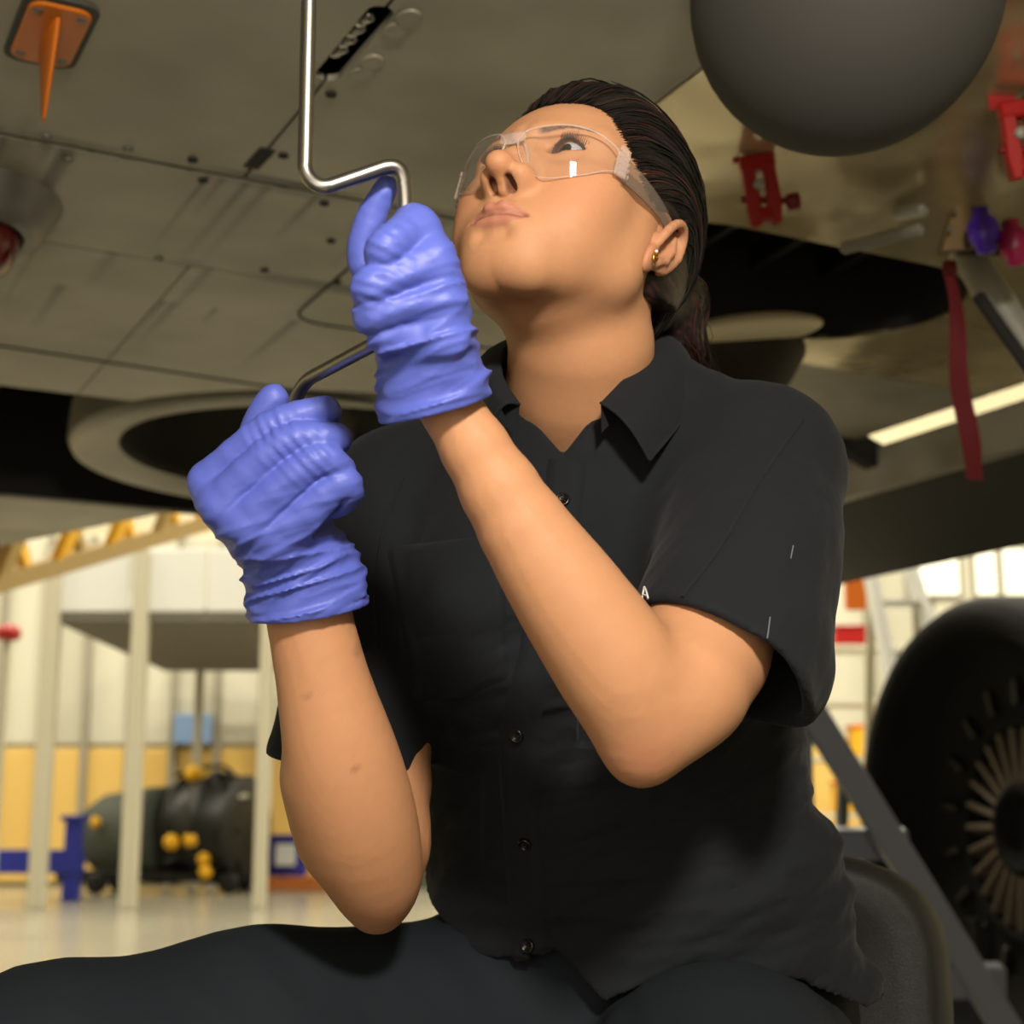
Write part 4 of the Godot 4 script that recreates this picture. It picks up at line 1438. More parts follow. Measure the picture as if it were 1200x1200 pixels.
func far_things() -> void:
	# mezzanine on posts, left
	var z := -15.2
	var a := on_wall(62, 728, z)
	var c := on_wall(330, 728, z)
	var o := thing("mezzanine", "white panelled mezzanine deck on tall pale posts at the far left", "platform", Vector3(a.x, 0, z))
	var S := fresh()
	slab(S, Transform3D(Basis.IDENTITY, Vector3((a.x + c.x) * 0.5, a.y + 0.06, z - 2.5)), Vector3(c.x - a.x, 0.12, 5.0), 0.01)
	put("deck", build(S, o), M.deck, o)
	for i in 3:
		var w := (c.x - a.x) / 3.0
		S = fresh()
		slab(S, Transform3D(Basis.IDENTITY, Vector3(a.x + w * (i + 0.5), a.y + 0.40, z)), Vector3(w - 0.03, 0.62, 0.04), 0.008)
		put("fascia_panel", build(S, o), M.white_panel, o)
	for i in 4:
		S = fresh()
		slab(S, Transform3D(Basis.IDENTITY, Vector3(a.x, a.y + 0.40, z - 0.65 - 1.25 * i)), Vector3(0.04, 0.62, 1.22), 0.008)
		put("fascia_panel", build(S, o), M.white_panel, o)
	for q in [[a.x + 0.0, z + 0.0, 0.075], [on_wall(162, 800, z).x, z, 0.075], [on_wall(312, 800, z).x, z, 0.06], [a.x + 0.5, z - 4.8, 0.05], [a.x + 1.4, z - 4.8, 0.05], [a.x + 2.2, z - 4.8, 0.05], [a.x + 3.0, z - 4.8, 0.05]]:
		S = fresh()
		slab(S, Transform3D(Basis.IDENTITY, Vector3(q[0], (a.y + 0.7) * 0.5, q[1])), Vector3(q[2] * 2.0, a.y + 0.7, q[2] * 2.0), 0.01)
		put("post", build(S, o), M.post, o)
	# the blue notice on the far wall
	var n0 := on_wall(208, 838)
	var n1 := on_wall(250, 872)
	S = fresh()
	slab(S, Transform3D(Basis.IDENTITY, Vector3((n0.x + n1.x) * 0.5, (n0.y + n1.y) * 0.5, ZN + 0.17)), Vector3(n1.x - n0.x, n0.y - n1.y, 0.04), 0.005)
	var nb := put("notice_board", build(S), M.notice)
	nb.set_meta("label", "pale blue notice board on the far wall behind the mezzanine posts")
	nb.set_meta("category", "board")
	# yellow dock edge running into the hangar, high on the left
	var d0 := wat(-60, 700, 8.0)
	var d1 := wat(290, 598, 11.0)
	var dk := thing("dock_rail", "yellow lattice rail of an aircraft dock above the mezzanine", "rail", Vector3(d0.x, 0, d0.z))
	S = fresh()
	bar(S, d0, d1, 0.10, 0.10)
	bar(S, d0 + Vector3(0, 0.28, 0), d1 + Vector3(0, 0.28, 0), 0.08, 0.08)
	put("chord", build(S, dk), M.dock, dk)
	for i in 12:
		var p := d0.lerp(d1, (i + 0.5) / 12.0)
		S = fresh()
		bar(S, p, p + Vector3(0.1 if i % 2 else -0.1, 0.28, 0), 0.16, 0.05)
		put("brace", build(S, dk), M.yellow if i % 3 != 1 else M.dock, dk)
	for q in [d0.lerp(d1, 0.12), d0.lerp(d1, 0.97)]:
		S = fresh()
		bar(S, q, Vector3(q.x, HC, q.z), 0.04, 0.04)
		put("hanger", build(S, dk), M.dock, dk)
	# engine core on a trolley
	var b := on_height(192, 1046, 0.0)
	var e := thing("engine_trolley", "dark green engine core with yellow fittings on a low trolley", "engine", b)
	S = fresh()
	var axis_x := Basis(Vector3(0, -1, 0), Vector3(1, 0, 0), Vector3(0, 0, 1)).rotated(Vector3.UP, -0.35)
	lathe(S, PackedVector2Array([Vector2(0.01, -0.95), Vector2(0.22, -0.95), Vector2(0.40, -0.65), Vector2(0.46, -0.2), Vector2(0.47, 0.1), Vector2(0.01, 0.12)]), Transform3D(axis_x, b + Vector3(0.0, 0.55, 0)), 24)
	put("cover", build(S, e), M.army, e)
	S = fresh()
	lathe(S, PackedVector2Array([Vector2(0.01, 0.0), Vector2(0.50, 0.0), Vector2(0.52, 0.06), Vector2(0.46, 0.1), Vector2(0.50, 0.3), Vector2(0.54, 0.34), Vector2(0.50, 0.4), Vector2(0.44, 0.62), Vector2(0.5, 0.66), Vector2(0.3, 0.7), Vector2(0.01, 0.72)]), Transform3D(axis_x, b + Vector3(0.2, 0.62, 0)), 28)
	put("core", build(S, e), M.black_metal, e)
	for i in 9:
		S = fresh()
		var t := i / 9.0 * TAU
		tube(S, curve(PackedVector3Array([b + Vector3(0.35 + 0.3 * sin(i * 2.1), 0.62 + 0.5 * sin(t), 0.52 * cos(t) + 0.05), b + Vector3(0.5, 0.66 + 0.56 * sin(t + 0.3), 0.56 * cos(t + 0.3)), b + Vector3(0.75 + 0.1 * cos(i * 1.7), 0.6 + 0.5 * sin(t + 0.7), 0.5 * cos(t + 0.7))]), 6), PackedFloat32Array([0.022]), 8)
		put("pipe", build(S, e), M.black_metal if i % 3 else M.post, e)
	for q in [[Vector3(0.17, 0.50, 0.56), 0.07], [Vector3(0.36, 0.52, 0.56), 0.075], [Vector3(0.48, 0.34, 0.56), 0.06], [Vector3(0.50, 0.22, 0.56), 0.06], [Vector3(0.28, 1.14, 0.15), 0.09], [Vector3(-0.62, 0.68, 0.30), 0.05]]:
		S = fresh()
		lathe(S, PackedVector2Array([Vector2(0.01, -q[1]), Vector2(q[1], -q[1] * 0.9), Vector2(q[1] * 1.05, 0.0), Vector2(q[1] * 0.6, q[1] * 0.7), Vector2(0.01, q[1] * 0.8)]), Transform3D(Basis(Vector3.RIGHT, 0.9), b + q[0]), 14)
		put("fitting", build(S, e), M.yellow, e)
	S = fresh()
	for q in [-0.35, 0.35]:
		bar(S, b + Vector3(-0.95, 0.16, q), b + Vector3(0.95, 0.16, q), 0.07, 0.09)
	for q in [-0.8, 0.0, 0.8]:
		bar(S, b + Vector3(q, 0.18, -0.4), b + Vector3(q, 0.18, 0.4), 0.06, 0.06)
	put("frame", build(S, e), M.black_metal, e)
	for q in [Vector3(-0.55, 0.1, 0.42), Vector3(0.7, 0.1, 0.42), Vector3(-0.55, 0.1, -0.42), Vector3(0.7, 0.1, -0.42)]:
		S = fresh()
		lathe(S, PackedVector2Array([Vector2(0.01, -0.04), Vector2(0.085, -0.04), Vector2(0.1, -0.02), Vector2(0.1, 0.02), Vector2(0.085, 0.04), Vector2(0.01, 0.04)]), Transform3D(Basis(Vector3.RIGHT, PI / 2), b + q), 20)
		put("wheel", build(S, e), M.black_metal, e)
	e.scale = Vector3.ONE * 1.2
	# blue trestle
	var t0 := on_height(83, 1056, 0.0)
	var tr := thing("trestle", "blue steel trestle beam and post standing on the hangar floor", "trestle", t0)
	S = fresh()
	bar(S, t0 + Vector3(0, 0.0, 0), t0 + Vector3(0, 0.82, 0), 0.16, 0.16)
	slab(S, Transform3D(Basis.IDENTITY, t0 + Vector3(0, 0.84, 0)), Vector3(0.24, 0.06, 0.24), 0.01)
	put("post", build(S, tr), M.blue_steel, tr)
	S = fresh()
	bar(S, t0 + Vector3(-1.6, 0.40, 0), t0 + Vector3(0.1, 0.40, 0), 0.2, 0.24)
	put("beam", build(S, tr), M.blue_steel, tr)
	S = fresh()
	bar(S, t0 + Vector3(-1.5, 0.0, 0), t0 + Vector3(-1.5, 0.32, 0), 0.14, 0.14)
	put("post", build(S, tr), M.blue_steel, tr)
	# blue bin on an orange pallet, a white drum by it, and another covered load
	var p0 := on_height(348, 1042, 0.0)
	var pl := thing("pallet", "orange pallet under the blue bin", "pallet", p0)
	for i in 5:
		S = fresh()
		slab(S, Transform3D(Basis.IDENTITY, p0 + Vector3(-0.55 + 0.28 * i, 0.14, 0)), Vector3(0.24, 0.04, 0.9), 0.006)
		put("board", build(S, pl), M.orange_wood, pl)
	S = fresh()
	for q in [-0.4, 0.0, 0.4]:
		bar(S, p0 + Vector3(-0.68, 0.06, q), p0 + Vector3(0.70, 0.06, q), 0.1, 0.1)
	put("runner", build(S, pl), M.orange_wood, pl)
	var bn := thing("bin", "blue plastic bin with a white label on the orange pallet", "bin", p0 + Vector3(-0.1, 0.16, 0.1))
	S = fresh()
	var ring := []
	for q in [[0.0, 0.22], [0.42, 0.26], [0.46, 0.29], [0.50, 0.29]]:
		var r := PackedVector3Array()
		for j in 24:
			var t := TAU * j / 24.0
			var v := Vector2(cos(t), sin(t))
			v /= maxf(absf(v.x), absf(v.y)) * 0.8 + 0.2
			r.append(bn.position + Vector3(v.x * q[1], q[0], v.y * q[1]))
		ring.append(r)
	grid(S, ring, true, true)
	fan(S, ring[0], false)
	fan(S, ring[3], true)
	put("tub", build(S, bn), M.blue_steel, bn)
	S = fresh()
	slab(S, Transform3D(Basis.IDENTITY, bn.position + Vector3(0.0, 0.26, 0.265)), Vector3(0.24, 0.26, 0.02), 0.004)
	put("label", build(S, bn), M.white_panel, bn)
	var ld := thing("covered_load", "dark green covered load behind the blue bin", "cover", p0 + Vector3(1.25, 0, -0.25))
	S = fresh()
	lathe(S, PackedVector2Array([Vector2(0.48, 0.0), Vector2(0.46, 0.5), Vector2(0.42, 0.85), Vector2(0.3, 1.02), Vector2(0.01, 1.06)]), Transform3D(Basis.IDENTITY, ld.position), 24)
	put("tarpaulin", build(S, ld), M.army, ld)
	# a red lamp head beside the mezzanine, a white can under it
	var rl := thing("warning_lamp", "small red lamp head by the mezzanine corner", "lamp", wat(10, 742, 12.0))
	S = fresh()
	lathe(S, PackedVector2Array([Vector2(0.01, 0.07), Vector2(0.08, 0.05), Vector2(0.10, 0.0), Vector2(0.08, -0.05), Vector2(0.01, -0.06)]), Transform3D(Basis.IDENTITY, rl.position), 16)
	put("lens", build(S, rl), M.red, rl)
	S = fresh()
	bar(S, Vector3(rl.position.x, 0, rl.position.z), rl.position - Vector3(0, 0.05, 0), 0.04, 0.04)
	put("pole", build(S, rl), M.post, rl)
	# right: ladder, orange banner, shelving with small goods
	var l0 := wat(1022, 655, 9.0)
	var la := thing("step_ladder", "white step ladder standing before the cream wall, right of the shirt sleeve", "ladder", Vector3(l0.x, 0, l0.z))
	for q in [0.0, 0.42]:
		S = fresh()
		bar(S, Vector3(l0.x + q + 0.10, 0, l0.z + 0.9), l0 + Vector3(q * 0.55 - 0.03, 0, 0), 0.055, 0.09)
		put("rail", build(S, la), M.white_panel, la)
		S = fresh()
		bar(S, Vector3(l0.x + q, 0, l0.z - 0.7), l0 + Vector3(q * 0.55, 0, 0), 0.04, 0.05)
		put("rear_leg", build(S, la), M.post, la)
	for i in 7:
		var v := (i + 0.6) / 7.5
		S = fresh()
		var c0 := Vector3(l0.x + 0.10, 0, l0.z + 0.9).lerp(l0 + Vector3(-0.03, 0, 0), v)
		var c1 := Vector3(l0.x + 0.52, 0, l0.z + 0.9).lerp(l0 + Vector3(0.20, 0, 0), v)
		bar(S, c0, c1, 0.09, 0.03)
		put("tread", build(S, la), M.white_panel, la)
	var bn2 := wat(1003, 684, 10.0)
	S = fresh()
	slab(S, Transform3D(Basis.IDENTITY, bn2), Vector3(0.15, 0.34, 0.03), 0.01)
	bar(S, bn2 + Vector3(0, 0.17, 0), Vector3(bn2.x, HC, bn2.z), 0.015, 0.015)
	var ob := put("orange_banner", build(S), M.orange)
	ob.set_meta("label", "orange strip banner hanging beside the white step ladder")
	ob.set_meta("category", "banner")
	var sh := on_height(1010, 1050, 0.0)
	var rk := thing("storage_rack", "cream storage rack with yellow goods behind the woman's back", "rack", sh)
	for q in [Vector2(-0.8, -0.25), Vector2(0.75, -0.25), Vector2(-0.8, 0.25), Vector2(0.75, 0.25)]:
		S = fresh()
		bar(S, sh + Vector3(q.x, 0, q.y), sh + Vector3(q.x, 2.9, q.y), 0.06, 0.06)
		put("upright", build(S, rk), M.post, rk)
	for i in 5:
		S = fresh()
		slab(S, Transform3D(Basis.IDENTITY, sh + Vector3(0, 0.25 + 0.62 * i, 0)), Vector3(1.6, 0.05, 0.55), 0.006)
		put("shelf", build(S, rk), M.panel, rk)
	for i in 3:
		var bx := thing("yellow_crate", ["yellow crate on the lowest rack shelf", "yellow crate on the second rack shelf from the floor", "yellow crate on the rack shelf below the red one"][i], "crate", sh + Vector3(-0.25 + 0.2 * i, 0.28 + 0.62 * i, 0.0))
		S = fresh()
		slab(S, Transform3D(Basis.IDENTITY, bx.position + Vector3(0, 0.16, 0)), Vector3(0.42, 0.32, 0.4), 0.02)
		put("tub", build(S, bx), M.yellow, bx)
		S = fresh()
		slab(S, Transform3D(Basis.IDENTITY, bx.position + Vector3(0, 0.335, 0)), Vector3(0.45, 0.04, 0.43), 0.012)
		put("lid", build(S, bx), M.orange, bx)
	var rc := thing("red_crate", "red crate high on the storage rack", "crate", sh + Vector3(0.0, 0.28 + 0.62 * 4, 0.0))
	S = fresh()
	slab(S, Transform3D(Basis.IDENTITY, rc.position + Vector3(0, 0.1, 0)), Vector3(0.45, 0.2, 0.4), 0.02)
	put("tub", build(S, rc), M.red, rc)
	S = fresh()
	slab(S, Transform3D(Basis.IDENTITY, rc.position + Vector3(0, 0.215, 0)), Vector3(0.48, 0.03, 0.43), 0.01)
	put("lid", build(S, rc), M.red, rc)

func jet_engine() -> void:
	var c := wat(1150, 972, 5.0)
	var turn := Basis(Vector3.UP, deg_to_rad(-58.0) + atan2(-c.x, -c.z))       # opening towards the left and the lens
	var T := Transform3D(turn * Basis(Vector3.RIGHT, PI / 2), c)                       # y of T: out of the opening
	var o := thing("jet_engine", "black jet engine with a ring of tan guide vanes round its dark hub", "engine", Vector3(c.x, 0, c.z))
	var S := fresh()
	lathe(S, PackedVector2Array([Vector2(0.50, -1.4), Vector2(0.62, -0.9), Vector2(0.72, -0.4), Vector2(0.745, -0.1), Vector2(0.735, 0.0), Vector2(0.70, 0.05), Vector2(0.655, 0.045), Vector2(0.62, 0.0), Vector2(0.60, -0.12), Vector2(0.46, -0.17), Vector2(0.34, -0.18)]), T, 64)
	put("cowl", build(S, o), M.tyre, o)
	S = fresh()
	lathe(S, PackedVector2Array([Vector2(0.36, -0.17), Vector2(0.36, -0.15), Vector2(0.345, -0.14), Vector2(0.325, -0.16), Vector2(0.325, -0.26), Vector2(0.14, -0.26)]), T, 48)
	put("vane_ring", build(S, o), M.tyre, o)
	for i in 26:
		S = fresh()
		var a := TAU * i / 26.0
		var r := Vector3(cos(a), 0, sin(a))
		var t := Vector3(-sin(a), 0, cos(a))
		var up := (Vector3(0, 1, 0) * 0.9 + t * 0.4).normalized()
		var fx := r
		var fz := fx.cross(up).normalized()
		slab(S, T * Transform3D(Basis(fx, up, fz), r * 0.235 + Vector3(0, -0.17, 0)), Vector3(0.185, 0.06, 0.022), 0.006)
		put("vane", build(S, o), M.vane, o)
	for i in 18:
		S = fresh()
		var a := TAU * (i + 0.5) / 18.0
		var r := Vector3(cos(a), 0, sin(a))
		slab(S, T * Transform3D(Basis(r, Vector3(0, 1, 0), r.cross(Vector3(0, 1, 0))), r * 0.44 + Vector3(0, -0.155, 0)), Vector3(0.09, 0.02, 0.03), 0.006)
		put("lug", build(S, o), M.black_metal, o)
	S = fresh()
	lathe(S, PackedVector2Array([Vector2(0.15, -0.26), Vector2(0.15, -0.14), Vector2(0.135, -0.125), Vector2(0.115, -0.13), Vector2(0.10, -0.18), Vector2(0.01, -0.19)]), T, 40)
	put("hub", build(S, o), M.tyre, o)
	# its stand: sloping rail, brackets and feet of blue-grey steel
	var st := thing("engine_stand", "blue grey steel stand with a sloping rail before the jet engine", "stand", Vector3(wat(1080, 1040, 4.3).x, 0, wat(1080, 1040, 4.3).z))
	var a0 := wat(930, 800, 4.3)
	var a1 := wat(1185, 1215, 4.1)
	S = fresh()
	bar(S, a0, a1, 0.075, 0.05, Vector3(0, 0, 1))
	put("rail", build(S, st), M.stand, st)
	for q in [[Vector2(955, 965), Vector2(1062, 1012), 4.35], [Vector2(1100, 1130), Vector2(1176, 1168), 4.15]]:
		var m0 := wat(q[0].x, q[0].y, q[2])
		var m1 := wat(q[1].x, q[1].y, q[2])
		S = fresh()
		slab(S, Transform3D(CAM.basis, (m0 + m1) * 0.5), Vector3(m1.x - m0.x, 0.085, 0.06), 0.006)
		put("bracket", build(S, st), M.stand, st)
	S = fresh()
	var f0 := a1
	bar(S, f0, Vector3(f0.x, 0.0, f0.z), 0.07, 0.07)
	bar(S, Vector3(a0.x + 0.05, 0, a0.z - 0.2), a0 + Vector3(0.02, 0, -0.03), 0.06, 0.06)
	put("leg", build(S, st), M.stand, st)
	S = fresh()
	bar(S, wat(935, 960, 4.5), wat(1000, 1005, 4.5), 0.05, 0.05)
	bar(S, wat(990, 900, 4.6), wat(985, 990, 4.6), 0.03, 0.03)
	put("brace", build(S, st), M.stand, st)
	S = fresh()
	slab(S, Transform3D(Basis.IDENTITY, Vector3(c.x + 0.5, 0.06, c.z - 0.35)), Vector3(1.7, 0.12, 1.3), 0.02)
	for q in [-0.35, 0.35]:
		bar(S, Vector3(c.x + 0.45 + q, 0.1, c.z - 0.35), Vector3(c.x + 0.45 + q, 0.45, c.z - 0.35), 0.12, 0.12)
	put("cradle", build(S, o), M.black_metal, o)

func chair() -> void:
	var base := CAM * at(760, 1200, 1.38)
	var o := thing("work_chair", "black work chair with a padded back behind the woman", "chair", Vector3(base.x, 0, base.z))
	var seat := Vector3(base.x, 0.46, base.z)
	var S := fresh()
	var prof := PackedVector2Array([Vector2(0.01, -0.05), Vector2(0.20, -0.05), Vector2(0.225, -0.03), Vector2(0.23, 0.0), Vector2(0.215, 0.025), Vector2(0.15, 0.035), Vector2(0.01, 0.03)])
	lathe(S, prof, Transform3D(Basis.IDENTITY, seat), 36)
	put("seat", build(S, o), M.chair, o)
	# the back pad: a rounded slab, thick at the rim
	var mid := CAM * at(868, 1175, 1.53)
	var B := Basis(Vector3.UP, deg_to_rad(-28.0))
	S = fresh()
	var rows := []
	for q in [[-0.042, 0.90], [-0.030, 0.97], [-0.012, 1.0], [0.012, 1.0], [0.030, 0.975], [0.042, 0.92], [0.047, 0.8], [0.050, 0.5], [0.051, 0.2]]:
		var ring := PackedVector3Array()
		for j in 40:
			var t := TAU * j / 40.0
			var v := Vector2(signf(cos(t)) * pow(absf(cos(t)), 0.55), signf(sin(t)) * pow(absf(sin(t)), 0.55))
			ring.append(mid + B * Vector3(v.x * 0.19 * q[1], v.y * 0.148 * q[1] * (1.0 - 0.05 * v.x), q[0] - 0.05 * v.x * v.x))
		rows.append(ring)
	grid(S, rows, true, false)
	fan(S, rows[0], true)
	fan(S, rows[8], false)
	put("backrest", build(S, o), M.chair, o)
	S = fresh()
	tube(S, curve(PackedVector3Array([mid + B * Vector3(0, -0.03, -0.08), mid + B * Vector3(0, -0.18, -0.09), Vector3(base.x + 0.03, 0.36, base.z - 0.1), Vector3(base.x, 0.40, base.z)]), 8), PackedFloat32Array([0.016]), 10)
	put("bracket", build(S, o), M.black_metal, o)
	S = fresh()
	lathe(S, PackedVector2Array([Vector2(0.05, 0.42), Vector2(0.05, 0.36), Vector2(0.022, 0.34), Vector2(0.022, 0.22), Vector2(0.032, 0.21), Vector2(0.032, 0.08), Vector2(0.01, 0.07)]), Transform3D(Basis.IDENTITY, Vector3(base.x, 0, base.z)), 20)
	put("post", build(S, o), M.black_metal, o)
	for i in 5:
		var a := TAU * i / 5.0 + 0.3
		var d := Vector3(cos(a), 0, sin(a))
		S = fresh()
		bar(S, Vector3(base.x, 0.10, base.z), Vector3(base.x, 0.07, base.z) + d * 0.29, 0.045, 0.03)
		put("leg", build(S, o), M.black_metal, o)
		S = fresh()
		lathe(S, PackedVector2Array([Vector2(0.005, -0.012), Vector2(0.026, -0.012), Vector2(0.029, 0.0), Vector2(0.026, 0.012), Vector2(0.005, 0.012)]), Transform3D(Basis(d, PI / 2), Vector3(base.x, 0.029, base.z) + d * 0.28), 16)
		put("caster", build(S, o), M.tyre, o)

# ---------------------------------------------------------------- the aircraft overhead: its axes u (across), v (along), and a level belly

const HB := 1.65
var E1 := Vector3(sin(deg_to_rad(63.2)), 0, -cos(deg_to_rad(63.2)))
var E2 := Vector3(sin(deg_to_rad(-26.8)), 0, -cos(deg_to_rad(-26.8)))

func hull(u: float, v: float, y := 0.0) -> Vector3:
	return E1 * u + E2 * v + Vector3(0, HB + y, 0)

func hull_frame(u := 0.0, v := 0.0, y := 0.0) -> Transform3D:      # x along u, y along v, z up
	return Transform3D(Basis(E1, E2, Vector3.UP), hull(u, v, y))

func belly_px(px: float, py: float) -> Vector2:
	var p := on_height(px, py, HB)
	return Vector2(p.dot(E1), p.dot(E2))

func rect(u0: float, v0: float, u1: float, v1: float) -> PackedVector2Array:
	return PackedVector2Array([Vector2(u0, v0), Vector2(u1, v0), Vector2(u1, v1), Vector2(u0, v1)])

func round_hole(c: Vector2, r: float, stretch := 0.0, n := 48) -> PackedVector2Array:
	var o := PackedVector2Array()
	for k in n:
		var a := TAU * k / n
		o.append(c + Vector2(cos(a) * r + (stretch if cos(a) > 0.0 else 0.0), sin(a) * r))
	return o

func cut(poly: PackedVector2Array, holes: Array) -> PackedVector2Array:
	for h in holes:
		var r := Geometry2D.clip_polygons(poly, h)
		var best := PackedVector2Array()
		for q in r:
			if q.size() > 2 and not Geometry2D.is_polygon_clockwise(q):
				if best.is_empty() or area(q) > area(best):
					best = q
		poly = best
	return poly

func area(q: PackedVector2Array) -> float:
	var a := 0.0
	for k in q.size():
		a += q[k].cross(q[(k + 1) % q.size()])
	return absf(a) * 0.5

func aircraft() -> void:
	var o := thing("aircraft", "grey aircraft belly with seams, panels and openings above the woman", "aircraft", hull(1.2, 2.5, 0.0))
	o.basis = Basis(E1, Vector3.UP, -E2)
	var F := hull_frame()
	var S := fresh()
	# wells, the slot
	var w1 := Vector2(1.30, 3.66)
	var w2 := Vector2(1.70, 2.09)
	var big := round_hole(w1, 0.66, 0.75)
	var small := round_hole(w2, 0.215)
	for k in small.size():
		if small[k].x < w2.x:
			small[k].x -= 0.35
	var slot := PackedVector2Array()
	for k in 24:
		var a := TAU * k / 24
		slot.append(Vector2(0.603 + cos(a) * 0.016, 1.615 + sin(a) * 0.016 + (0.075 if sin(a) > 0.0 else -0.09)))
	var panels := [
		[cut(rect(-2.2, 0.8, 0.6025, 2.038), [slot]), "belly"],
		[cut(rect(0.6075, 0.8, 1.000, 2.038), [slot]), "belly"],
		[rect(-2.2, 2.051, 1.335, 2.421), "belly"],
		[cut(rect(-2.2, 2.425, 0.632, 3.30), [big]), "belly"],
		[cut(rect(0.635, 2.425, 2.365, 3.30), [big, small]), "belly"],
		[cut(rect(1.004, 0.8, 3.4, 2.088), [small]), "bright"],
		[cut(rect(1.339, 2.092, 2.365, 2.421), [small]), "bright"],
		[rect(2.02, 3.305, 2.365, 4.6), "belly"],
		[PackedVector2Array([Vector2(-2.2, 4.47), Vector2(1.14, 4.47), belly_px(0, 640), belly_px(-160, 674), Vector2(-2.2, 6.6)]), "belly"],
		[rect(2.336, 0.8, 3.4, 2.0), "bright"],
	]
	panels.remove_at(9)
	for p in panels:
		S = fresh()
		prism(S, p[0], F, 0.008)
		put("belly_panel", build(S, o), M[p[1]], o)
	# dark backing above the skin, mostly out of view, blocks lamp light, darkens openings
	S = fresh()
	prism(S, cut(rect(-2.3, 0.75, 2.33, 3.32), [big, small, slot]) if false else rect(-2.3, 0.75, 1.2, 2.98), hull_frame(0, 0, 0.05), 0.5)
	prism(S, rect(1.2, 0.75, 3.4, 1.86), hull_frame(0, 0, 0.05), 0.5)
	prism(S, rect(1.93, 1.86, 2.33, 4.6), hull_frame(0, 0, 0.05), 0.5)
	prism(S, rect(-2.3, 0.75, 2.33, 4.62), hull_frame(0, 0, 0.55), 0.3)
	prism(S, rect(-2.3, 4.48, 2.33, 4.54), hull_frame(0, 0, 0.012), 0.54)  # dark end sheet stands in for the shade inside the left well
	prism(S, rect(2.26, 2.0, 2.32, 4.5), hull_frame(0, 0, 0.012), 0.54)
	prism(S, rect(2.33, 0.75, 3.4, 2.0), hull_frame(0, 0, 0.55), 0.3)
	put("dark_backing", build(S, o), M.near_black, o)
	# left well: a free lip round a dark bowl
	S = fresh()
	var rows := []
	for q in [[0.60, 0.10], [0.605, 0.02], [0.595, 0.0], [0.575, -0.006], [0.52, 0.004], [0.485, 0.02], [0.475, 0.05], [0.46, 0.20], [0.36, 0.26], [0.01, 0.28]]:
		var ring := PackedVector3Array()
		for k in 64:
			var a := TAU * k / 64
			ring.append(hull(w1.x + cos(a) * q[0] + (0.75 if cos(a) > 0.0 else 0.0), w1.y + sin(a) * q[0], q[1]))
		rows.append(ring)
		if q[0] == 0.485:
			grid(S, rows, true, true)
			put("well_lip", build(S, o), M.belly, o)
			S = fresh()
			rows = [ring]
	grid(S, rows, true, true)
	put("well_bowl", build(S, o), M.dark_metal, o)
	for q in [[1.45, 3.9], [1.65, 3.86], [1.9, 3.8]]:
		S = fresh()
		lathe(S, PackedVector2Array([Vector2(0.01, -0.10), Vector2(0.035, -0.09), Vector2(0.05, 0.0), Vector2(0.05, 0.08)]), Transform3D(Basis.IDENTITY, hull(q[0], q[1], 0.22)), 16)
		put("well_fitting", build(S, o), M.dull_metal, o)
	S = fresh()
	for k in 5:
		bar(S, hull(0.2 + 0.1 * k, 3.35, 0.30), hull(0.1 + 0.12 * k, 4.55, 0.26), 0.05, 0.05)
	put("duct", build(S, o), M.dark_metal, o)
	# right well: dark, with a rim and ribs
	S = fresh()
	rows = []
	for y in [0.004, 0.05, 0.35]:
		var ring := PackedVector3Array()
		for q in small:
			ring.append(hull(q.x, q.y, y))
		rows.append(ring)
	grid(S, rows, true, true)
	put("bay_wall", build(S, o), M.near_black, o)
	for k in 4:
		S = fresh()
		bar(S, hull(1.38 + 0.14 * k, 1.9, 0.16), hull(1.36 + 0.15 * k, 2.29, 0.14), 0.02, 0.05)
		put("bay_rib", build(S, o), M.dark_metal, o)
	# slot: chrome rollers in the dark
	for k in 4:
		S = fresh()
		lathe(S, PackedVector2Array([Vector2(0.001, -0.014), Vector2(0.009, -0.013), Vector2(0.010, -0.004), Vector2(0.007, 0.0), Vector2(0.010, 0.004), Vector2(0.009, 0.013), Vector2(0.001, 0.014)]), Transform3D(Basis(E1, Vector3.UP.cross(E1).normalized(), Vector3.UP).rotated(Vector3.UP, 0.3), hull(0.603, 1.57 + 0.028 * k, 0.018)), 14)
		put("roller", build(S, o), M.chrome, o)
	# oval caps
	for q in [Vector2(479, 20), Vector2(464, 35), Vector2(436, 72), Vector2(424, 86)]:
		var b := belly_px(q.x, q.y)
		S = fresh()
		lathe(S, PackedVector2Array([Vector2(0.014, 0.0), Vector2(0.0145, -0.002), Vector2(0.013, -0.0035), Vector2(0.0115, -0.0035), Vector2(0.011, -0.0025), Vector2(0.0005, -0.003)]), Transform3D(Basis(E1 * 1.0, Vector3.UP, -E2 * 1.35), hull(b.x, b.y)), 28)
		put("oval_cap", build(S, o), M.belly, o)
	# rivets and fasteners that stand out
	for q in [Vector2(55, 160), Vector2(150, 174), Vector2(80, 187), Vector2(226, 187), Vector2(238, 211), Vector2(380, 238), Vector2(388, 282), Vector2(310, 316), Vector2(186, 302), Vector2(332, 182), Vector2(312, 181), Vector2(388, 110), Vector2(395, 330)]:
		var b := belly_px(q.x, q.y)
		S = fresh()
		lathe(S, PackedVector2Array([Vector2(0.0075, 0.0), Vector2(0.007, -0.0025), Vector2(0.004, -0.004), Vector2(0.0003, -0.0045)]), Transform3D(Basis.IDENTITY, hull(b.x, b.y)), 14)
		put("rivet", build(S, o), M.dull_metal if q.x < 200.0 else M.near_black, o)
	# sealing strips: an access door's edge and a short seam
	var seal := PackedVector3Array()
	for q in bent(PackedVector3Array([Vector3(0.870, 2.30, 0), Vector3(0.870, 2.615, 0), Vector3(1.30, 2.615, 0), Vector3(1.30, 2.30, 0)]), 0.07, 8):
		seal.append(hull(q.x, q.y, 0.0))
	S = fresh()
